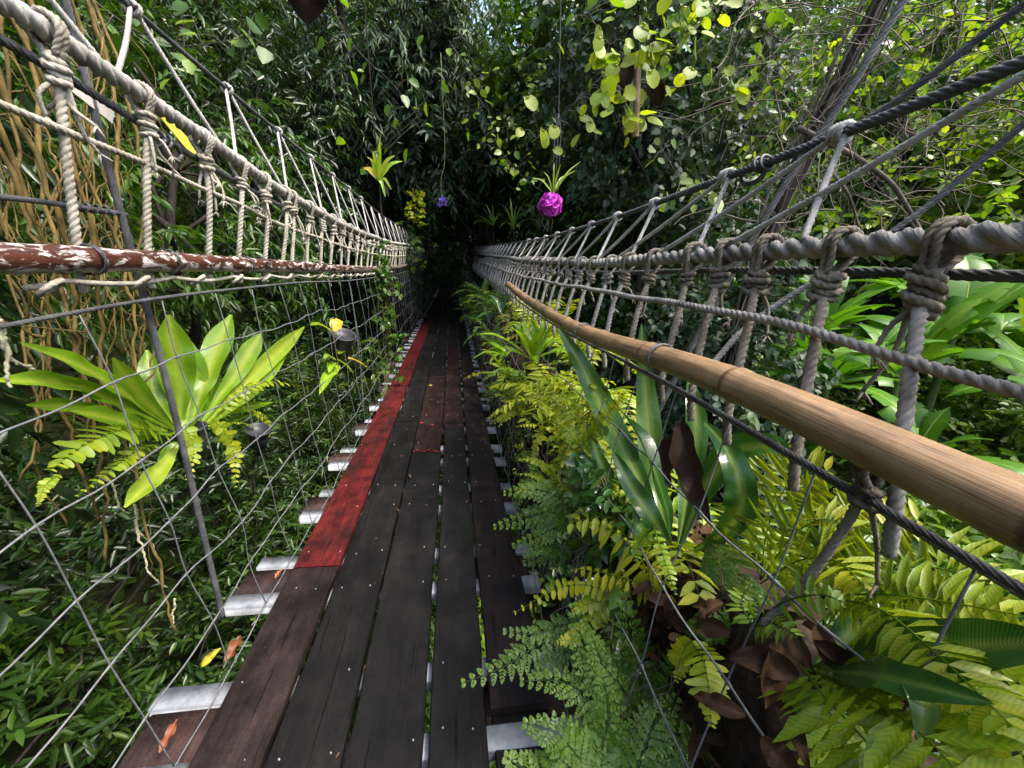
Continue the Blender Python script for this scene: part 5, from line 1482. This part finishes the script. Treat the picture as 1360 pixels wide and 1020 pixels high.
# ================================================================ hanging flowers and ornaments
rng = np.random.default_rng(33)
c = PY(731, 272, 3.4)
fl = thing('flower_pot', c, 'ruffled magenta flower ball with strap leaves hanging above the tan rail side', 'hanging flower')
m = MB(); n = 150
d = unit(rng.normal(0, 1, (n, 3)))
tg = unit(np.cross(d, rng.normal(0, 1, (n, 3))))
leaves(m, 'round', c + d * .062 - tg * .03, tg + d * .35, d + rng.normal(0, .35, (n, 3)), .066, .075, rng.random(n))
m.build('petals', M['magenta'], fl)
for (u, v, W) in [(772, 214, .022), (765, 226, .02), (745, 218, .02), (722, 228, .018), (706, 236, .02), (752, 232, .018), (736, 216, .016)]:
    a = PY(735, 258, 3.4); b = PY(u, v, 3.4 + rng.normal(0, .08))
    m = MB(); strap(m, smooth_path([a, a * .5 + b * .5 + (0, 0, .035), b], 20), W, rng, VIEW(b) + UP, .35, .02, 1, prof='thin', tint=.5, mid=.2)
    m.build('leaf', M['f_nest'], fl)
m = MB()
for (u, v) in ((737, 180), (745, 176), (741, 178)):
    tube(m, np.array([PY(u - 4, 262, 3.4), PY(u, v, 3.4), PY(742, 150, 3.4), PY(746, -60, 3.4), PY(750, -160, 3.4)]), .003, 5)
m.build('hanger_wire', M['wire'], fl)
m = MB()
for e in range(4): tube(m, smooth_path([c + (0, 0, -.05), c + (rng.normal(0, .03), 0, -.12), c + (rng.normal(0, .05), 0, -.2)], 8), .002, 4)
m.build('root', M['vine'], fl)
c = PY(587, 268, 9.0)
fl = thing('orchid', c, 'small violet flower hanging over the shaded end of the bridge', 'flower')
m = MB(); n = 18; d = unit(rng.normal(0, 1, (n, 3)))
leaves(m, 'round', c + d * .05, d + rng.normal(0, .3, (n, 3)), rng.normal(0, 1, (n, 3)), .075, .065, rng.random(n))
m.build('petals', M['violet'], fl)
m = MB(); tube(m, smooth_path([c, c + (0, 0, .4), c + (.1, .1, .9), c + (.1, .2, 2.6)], 14), .006, 5); m.build('stem', M['stem'], fl)
c = PY(503, 238, 5.0)
fl = thing('bromeliad', c, 'yellow green strap leaved plant hanging beyond the steel cable', 'plant')
for (u, v, W, mt) in [(507, 172, .05, 'f_nest'), (503, 195, .06, 'f_yellow'), (535, 214, .06, 'f_nest'), (525, 206, .055, 'f_yellow'), (478, 226, .075, 'yellow'), (487, 208, .06, 'f_yellow'), (520, 252, .05, 'f_yellow'), (512, 262, .045, 'f_nest'), (495, 200, .05, 'f_yellow')]:
    b = PY(u, v, 5.0 + rng.normal(0, .1)); m = MB()
    strap(m, smooth_path([c, c * .5 + b * .5 + (0, 0, .05), b], 20), W * 1.25, rng, VIEW(b) + UP, .35, .02, 1, prof='thin', tint=.55, mid=.1)
    m.build('leaf', M[mt], fl)
m = MB(); tube(m, smooth_path([c + (.03, 0, 3.2), c + (0, 0, .75), c + (.01, 0, .3), c + (0, 0, -.25), c + (.02, 0, -.6)], 14), .006, 5); m.build('stem', M['bark'], fl)
for q, (u, v, Y, n, lab) in enumerate([(682, 305, 7.5, 12, 'spiky strap leaved plant beside the magenta flower'), (655, 300, 9.5, 10, 'spiky strap leaved plant near the far tan rail')]):
    c = PY(u, v, Y); fl = thing('strap_plant', c, lab, 'plant')
    for e in range(n):
        a = rng.uniform(0, 6.28); el = rng.uniform(.5, 1.4); m = MB()
        strap(m, arc(c, (math.cos(a) * math.cos(el), math.sin(a) * math.cos(el), math.sin(el)), rng.uniform(.4, .75), 1.5, 20, rng, .2), .04, rng, None, .35, .02, 1, prof='thin', tint=.4, mid=.2)
        m.build('leaf', M['l_pale'], fl)
    m = MB(); tube(m, smooth_path([c, c + (.02, 0, -.5), c + (0, .05, -1.2)], 10), .012, 5); m.build('stem', M['bark'], fl)

# leafy branches hanging in from above
def twig_branch(label, twigs, clusters, Y, L, W, mat, kind, tint, seed, r=.004, bark='bark_grey', dr=.8):
    r2 = np.random.default_rng(seed)
    pts0 = PY(*twigs[0][0], Y)
    o = thing('leafy_branch', pts0, label, 'branch')
    m = MB(); TP = []
    for tw in twigs:
        q = smooth_path([PY(a, b, Y + r2.normal(0, .04)) for a, b in tw], 26); TP.append(q)
        tube(m, q, np.linspace(r, r * .45, 26), 6)
    TP = np.vstack(TP)
    proto = []
    for v in range(5):
        mm = MB(); leaves(mm, kind, [(0, 0, 0)], [(0, 1, 0)], [(0, 0, 1)], 1.0, W / L, np.clip(tint + (v - 2) * .14, 0, 1), .12)
        proto.append(mm.mesh('leaf', M[mat]))
    for (u, v, s, n) in clusters:
        for e in range(n):
            p = PY(u + r2.normal(0, s), v + r2.normal(0, s), Y + r2.normal(0, .14))
            ob = bpy.data.objects.new('leaf', proto[r2.integers(5)]); COL.objects.link(ob); ob.parent = o
            ob.location = Vector(p) - o.location
            near = TP[np.argmin(np.linalg.norm(TP - p, axis=1))]
            tube(m, smooth_path([near, near * .5 + p * .5 + np.array([0, 0, .02]), p], 7), [.0022, .002, .0018, .0016, .0014, .0012, .001], 4, cap=False)
            d = Vector((r2.normal(0, .6), r2.normal(-.1, .5), -abs(r2.normal(.5 * dr, .4))))
            nn = Vector((r2.normal(0, .6), -.8 + r2.normal(0, .5), .7 + r2.normal(0, .4)))
            y = d.normalized(); x = y.cross(nn).normalized(); z = x.cross(y)
            from mathutils import Matrix
            ob.rotation_mode = 'QUATERNION'
            ob.rotation_quaternion = Matrix((x, y, z)).transposed().to_quaternion()
            sc_ = L * r2.uniform(.6, 1.2); ob.scale = (sc_, sc_, sc_)
    m.build('twig', M[bark], o)
    return o
twig_branch('hanging branch of round yellow green leaves above the thick grey rope',
            [[(1010, -60), (960, 0), (905, 45), (860, 75), (815, 85), (780, 110)], [(905, 45), (885, 90), (860, 130), (845, 180)], [(1010, -60), (1000, 20), (975, 70), (985, 110)], [(815, 85), (770, 130), (735, 165), (705, 190)], [(860, 75), (880, 110)], [(790, -40), (780, 10), (810, 60)]],
            [(935, 10, 26, 26), (905, 35, 24, 19), (885, 75, 22, 14), (800, 85, 20, 20), (860, 85, 22, 16), (845, 150, 18, 16), (825, 120, 14, 4), (960, 100, 16, 5), (985, 108, 10, 3), (725, 172, 12, 4), (703, 132, 5, 1), (780, 5, 14, 3), (825, 15, 14, 3), (870, 40, 18, 6), (765, 145, 12, 3), (800, 160, 10, 3)],
            2.7, .086, .08, 'l_bright', 'round', .72, 51)
twig_branch('branch of broad green leaves behind the white lacing ropes', [[(60, -60), (150, 20), (230, 60), (330, 50)], [(230, 60), (290, 110), (330, 150)], [(150, 20), (130, 60), (140, 110)]],
            [(150, 25, 24, 6), (225, 25, 26, 4), (140, 60, 14, 5), (245, 85, 26, 4), (310, 45, 22, 3), (335, 55, 16, 3), (265, 55, 22, 3)], 3.3, .115, .085, 'l_mid', 'ovate', .6, 52)
twig_branch('sunlit spray of small yellow green leaves above the far rail', [[(600, 60), (640, 120), (660, 190), (690, 230), (720, 255)], [(650, 150), (620, 110), (600, 90)]],
            [(640, 150, 14, 10), (650, 180, 12, 12), (672, 215, 12, 14), (700, 240, 9, 10), (625, 120, 14, 8), (610, 90, 16, 6), (690, 200, 10, 6)], 5.6, .10, .065, 'l_bright', 'ovate', .5, 53)
twig_branch('spray of pale leaves behind the dark steel cable', [[(880, 200), (905, 240), (930, 260)], [(905, 240), (890, 275)]], [(905, 245, 12, 8), (930, 255, 10, 5), (885, 270, 8, 4), (935, 270, 8, 4), (870, 195, 10, 5)], 3.2, .11, .07, 'l_pale', 'ovate', .55, 54)
twig_branch('spray of light green leaves in the dark crown at the top', [[(420, -30), (470, 60), (520, 110), (560, 160)], [(470, 60), (440, 110)]], [(420, 20, 22, 4), (520, 100, 26, 4), (470, 120, 24, 4), (545, 120, 22, 5), (480, 190, 18, 4), (560, 165, 16, 4)], 5.0, .13, .085, 'l_bright', 'ovate', .2, 55)
# bamboo chime and hanging dead pods
c = PY(847, 95, 2.65)
ch = thing('wind_chime', c, 'bamboo tube chime hanging among round yellow green leaves', 'wind chime')
m = MB(); a, b = PY(847, 92, 2.65), PY(844, 182, 2.65)
t = np.linspace(0, 1, 30)[:, None]; p = a * (1 - t) + b * t
tube(m, p, .020 + .002 * (np.abs(np.sin(np.linspace(0, 9.4, 30))) > .97), 14, cap=False); tube(m, p, .0165, 14, cap=False); m.build('tube', M['bamboo'], ch)
m = MB(); tube(m, np.array([a, a + (0, 0, .1), PY(850, 20, 2.65)]), .002, 4); m.build('string', M['rope_brown'], ch)
for (u0, v0, u1, v1, W, lab) in [(832, 82, 826, 128, .085, 'broad dark brown pod hanging beside the bamboo chime'), (862, 108, 876, 142, .10, 'dark brown dried leaf hanging under round leaves')]:
    a, b = PY(u0, v0, 2.7), PY(u1, v1, 2.7); m = MB()
    strap(m, smooth_path([a, a * .5 + b * .5 + (0, -.03, 0), b], 18), W, rng, VIEW(b), .6, .05, 1, prof='leaf', tint=.1, mid=.1)
    tag(m.build('dried_pod', M['dead']), lab, 'dead leaf')
a, b = PY(412, -40, 2.9), PY(408, 34, 2.9); m = MB()
strap(m, smooth_path([a, a * .5 + b * .5 + (0, -.05, 0), b], 20), .24, rng, VIEW(b), .5, .12, 2, prof='leaf', tint=.0, mid=.2)
tube(m, smooth_path([a, a + (.02, 0, .4), a + (.1, .1, 1.6)], 12), .006, 5, tint=.1)
tag(m.build('withered_leaf', M['dead']), 'large withered brown leaf hanging above the white lacing', 'dead leaf')

# ================================================================ leaning trunk, creeper column and dry vine tangle
a0 = PY(1000, 380, 3.6)
tr = thing('leaning_trunk', (a0[0] - .5, a0[1], float(gnd(a0[0] - .5, a0[1]))), 'dark leaning trunk wrapped in cables and dry vines', 'tree trunk')
m = MB(); P = smooth_path([(a0[0] - .5, a0[1], float(gnd(a0[0] - .5, a0[1])) - .1), a0, PY(1075, 190, 3.5), PY(1180, -20, 3.3), PY(1260, -200, 3.2), PY(1330, -380, 3.2)], 40)
tube(m, P, np.linspace(.09, .035, 40), 10); m.build('trunk', M['bark'], tr)
m = MB()
for e in range(9):
    q = P[6:] + np.cumsum(rng.normal(0, .012, P[6:].shape), 0) + rng.normal(0, .06, 3)
    tube(m, q, rng.uniform(.006, .014), 5)
m.build('vine', M['vine'], tr)
tree(995, 'ivy covered stump column beside the grey hanger ropes', (2.95, 3.9), (2.9, 3.8, .1), (.5, .5, 1.9), 75, 8, 9, 'ovate', .085, .06, 'l_blue', .45, .16, None, limbs=14, droop=.5, rc=.25, sl=.25, name='ivy_column')
rng = np.random.default_rng(88)
m = MB()
for e in range(430):
    u = rng.uniform(985, 1420); v = rng.uniform(-60, 300)
    if v > 330 - abs(u - 1080) * .55: continue
    Y = rng.uniform(2.6, 4.4)
    p = [PY(u, v, Y)]
    d = unit(rng.normal(0, 1, 3) + np.array([.3, 0, -.9 if rng.random() < .6 else .2]))
    L = rng.uniform(.3, 1.5)
    for z in range(7):
        d = unit(d + rng.normal(0, .32, 3) + np.array([0, 0, -.08])); p.append(p[-1] + d * L / 7)
    tube(m, smooth_path(p, 15), rng.uniform(.0012, .0045) * (1 if rng.random() < .92 else 2), 4, cap=False)
tag(m.build('vine_tangle', M['vine']), 'grey tangle of dry leafless vines behind the dark cables', 'vines', kind='stuff')
br = thing('bare_branch', PY(1090, 190, 2.6), 'crooked olive grey branch under the dark cable', 'branch')
m = MB(); tube(m, smooth_path([PY(1060, 170, 2.7), PY(1130, 205, 2.6), PY(1180, 240, 2.55), PY(1205, 275, 2.5), PY(1235, 330, 2.5)], 24), np.linspace(.02, .012, 24), 7)
tube(m, smooth_path([PY(1095, 220, 2.65), PY(1125, 255, 2.6), PY(1140, 300, 2.6), PY(1150, 345, 2.6)], 18), np.linspace(.012, .006, 18), 6)
m.build('limb', M['vine'], br)
m = MB()
for q in range(120):
    u, v = rng.uniform(1000, 1360), rng.uniform(-40, 300)
    O = PY(u, v, rng.uniform(3.4, 4.6))
    sprigs(m, rng, O[None], rng.normal(0, 1, (1, 3)), np.array([.3]), 8, 'ovate', .09, .055, np.array([rng.uniform(.2, .8)]))
tag(m.build('vine_leaves', M['l_bright']), 'scattered small leaves growing through the dry vine tangle', 'leaves', kind='stuff')

# ================================================================ banana plants of the clearing
def banana(x, y, h, nl, L, seed, label, yellow=False):
    r2 = np.random.default_rng(seed)
    g = float(gnd(x, y)); o = thing('banana_plant', (x, y, g), label, 'banana plant', 'banana plants in the clearing')
    m = MB(); tp = np.array([x + r2.normal(0, .1), y + r2.normal(0, .1), g + h])
    tube(m, smooth_path([(x, y, g - .05), ((x + tp[0]) / 2 + .03, (y + tp[1]) / 2, g + h * .5), tp], 16), np.linspace(.09, .045, 16), 10); m.build('stem', M['stem'], o)
    for q in range(nl):
        a = 2.4 * q + r2.normal(0, .3); el = r2.uniform(.25, 1.35); l = L * r2.uniform(.75, 1.15)
        p = arc(tp - (0, 0, .1), (math.cos(a) * math.cos(el), math.sin(a) * math.cos(el), math.sin(el)), l, r2.uniform(.9, 1.7), 30, r2, .3)
        W = l * r2.uniform(.24, .32); T, S, N = path_frame(p)
        t = np.linspace(0, 1, 30)
        w = W * .5 * (sstep(.1, .26, t) * np.clip(1 - sstep(.72, 1.0, t) * .96, .02, 1))
        mm = MB(); tube(mm, p, np.linspace(.02, .004, 30), 6, tint=.95)
        tn = r2.uniform(.15, .65)
        for sg in (-1, 1):
            lift = .25; k = 3
            while k < 29:                                  # torn segments of the blade
                k2 = min(29, k + int(r2.integers(2, 8)))
                dr = lift - abs(r2.normal(0, .32)); ii = np.arange(k, k2 + 1)
                base_ = p[ii] + N[ii] * .004
                m1 = base_ + S[ii] * (sg * w[ii] * .55)[:, None] + N[ii] * (w[ii] * lift * .5)[:, None]
                e1 = base_ + S[ii] * (sg * w[ii])[:, None] + N[ii] * (w[ii] * dr)[:, None] + r2.normal(0, .01, 3)
                V = np.stack([base_, m1, e1], 1).reshape(-1, 3); n2 = len(ii)
                i = np.arange(n2 - 1)[:, None]; j = np.arange(2)[None]
                F = np.stack([i * 3 + j, i * 3 + j + 1, (i + 1) * 3 + j + 1, (i + 1) * 3 + j], -1).reshape(-1, 4)
                mm.add(V, F, None, np.clip(tn + np.tile([.1, 0, -.05], n2) + r2.normal(0, .05), 0, 1))
                k = k2
        mm.build('leaf', M['f_yellow' if (yellow and q == 1) else 'banana'], o)
    return o
for q, (x, y, h, nl, L, lab) in enumerate([
        (4.9, 4.7, 2.8, 8, 1.3, 'small banana plant beside the ivy column'), (6.0, 4.7, 2.8, 9, 1.5, 'banana plant with broad split leaves behind the grey hanger rope'), (7.4, 5.2, 2.8, 9, 1.7, 'banana plant with long arching leaves in the clearing'),
        (6.4, 6.4, 3.1, 9, 1.7, 'banana plant in front of the light green trees'), (9.0, 5.0, 2.6, 9, 1.8, 'banana plant with a yellowing leaf at the edge of the clearing'), (9.0, 6.9, 2.9, 8, 1.8, 'tall banana plant at the back of the clearing'),
        (5.4, 3.7, 2.0, 7, 1.2, 'young banana plant low in the clearing'), (7.6, 3.9, 2.3, 8, 1.5, 'banana plant with pale drooping leaves among the bushes'), (5.4, 5.7, 3.1, 8, 1.5, 'banana plant half hidden behind the ivy column')]):
    banana(x, y, h, nl, L, 1200 + q, lab, q == 4)
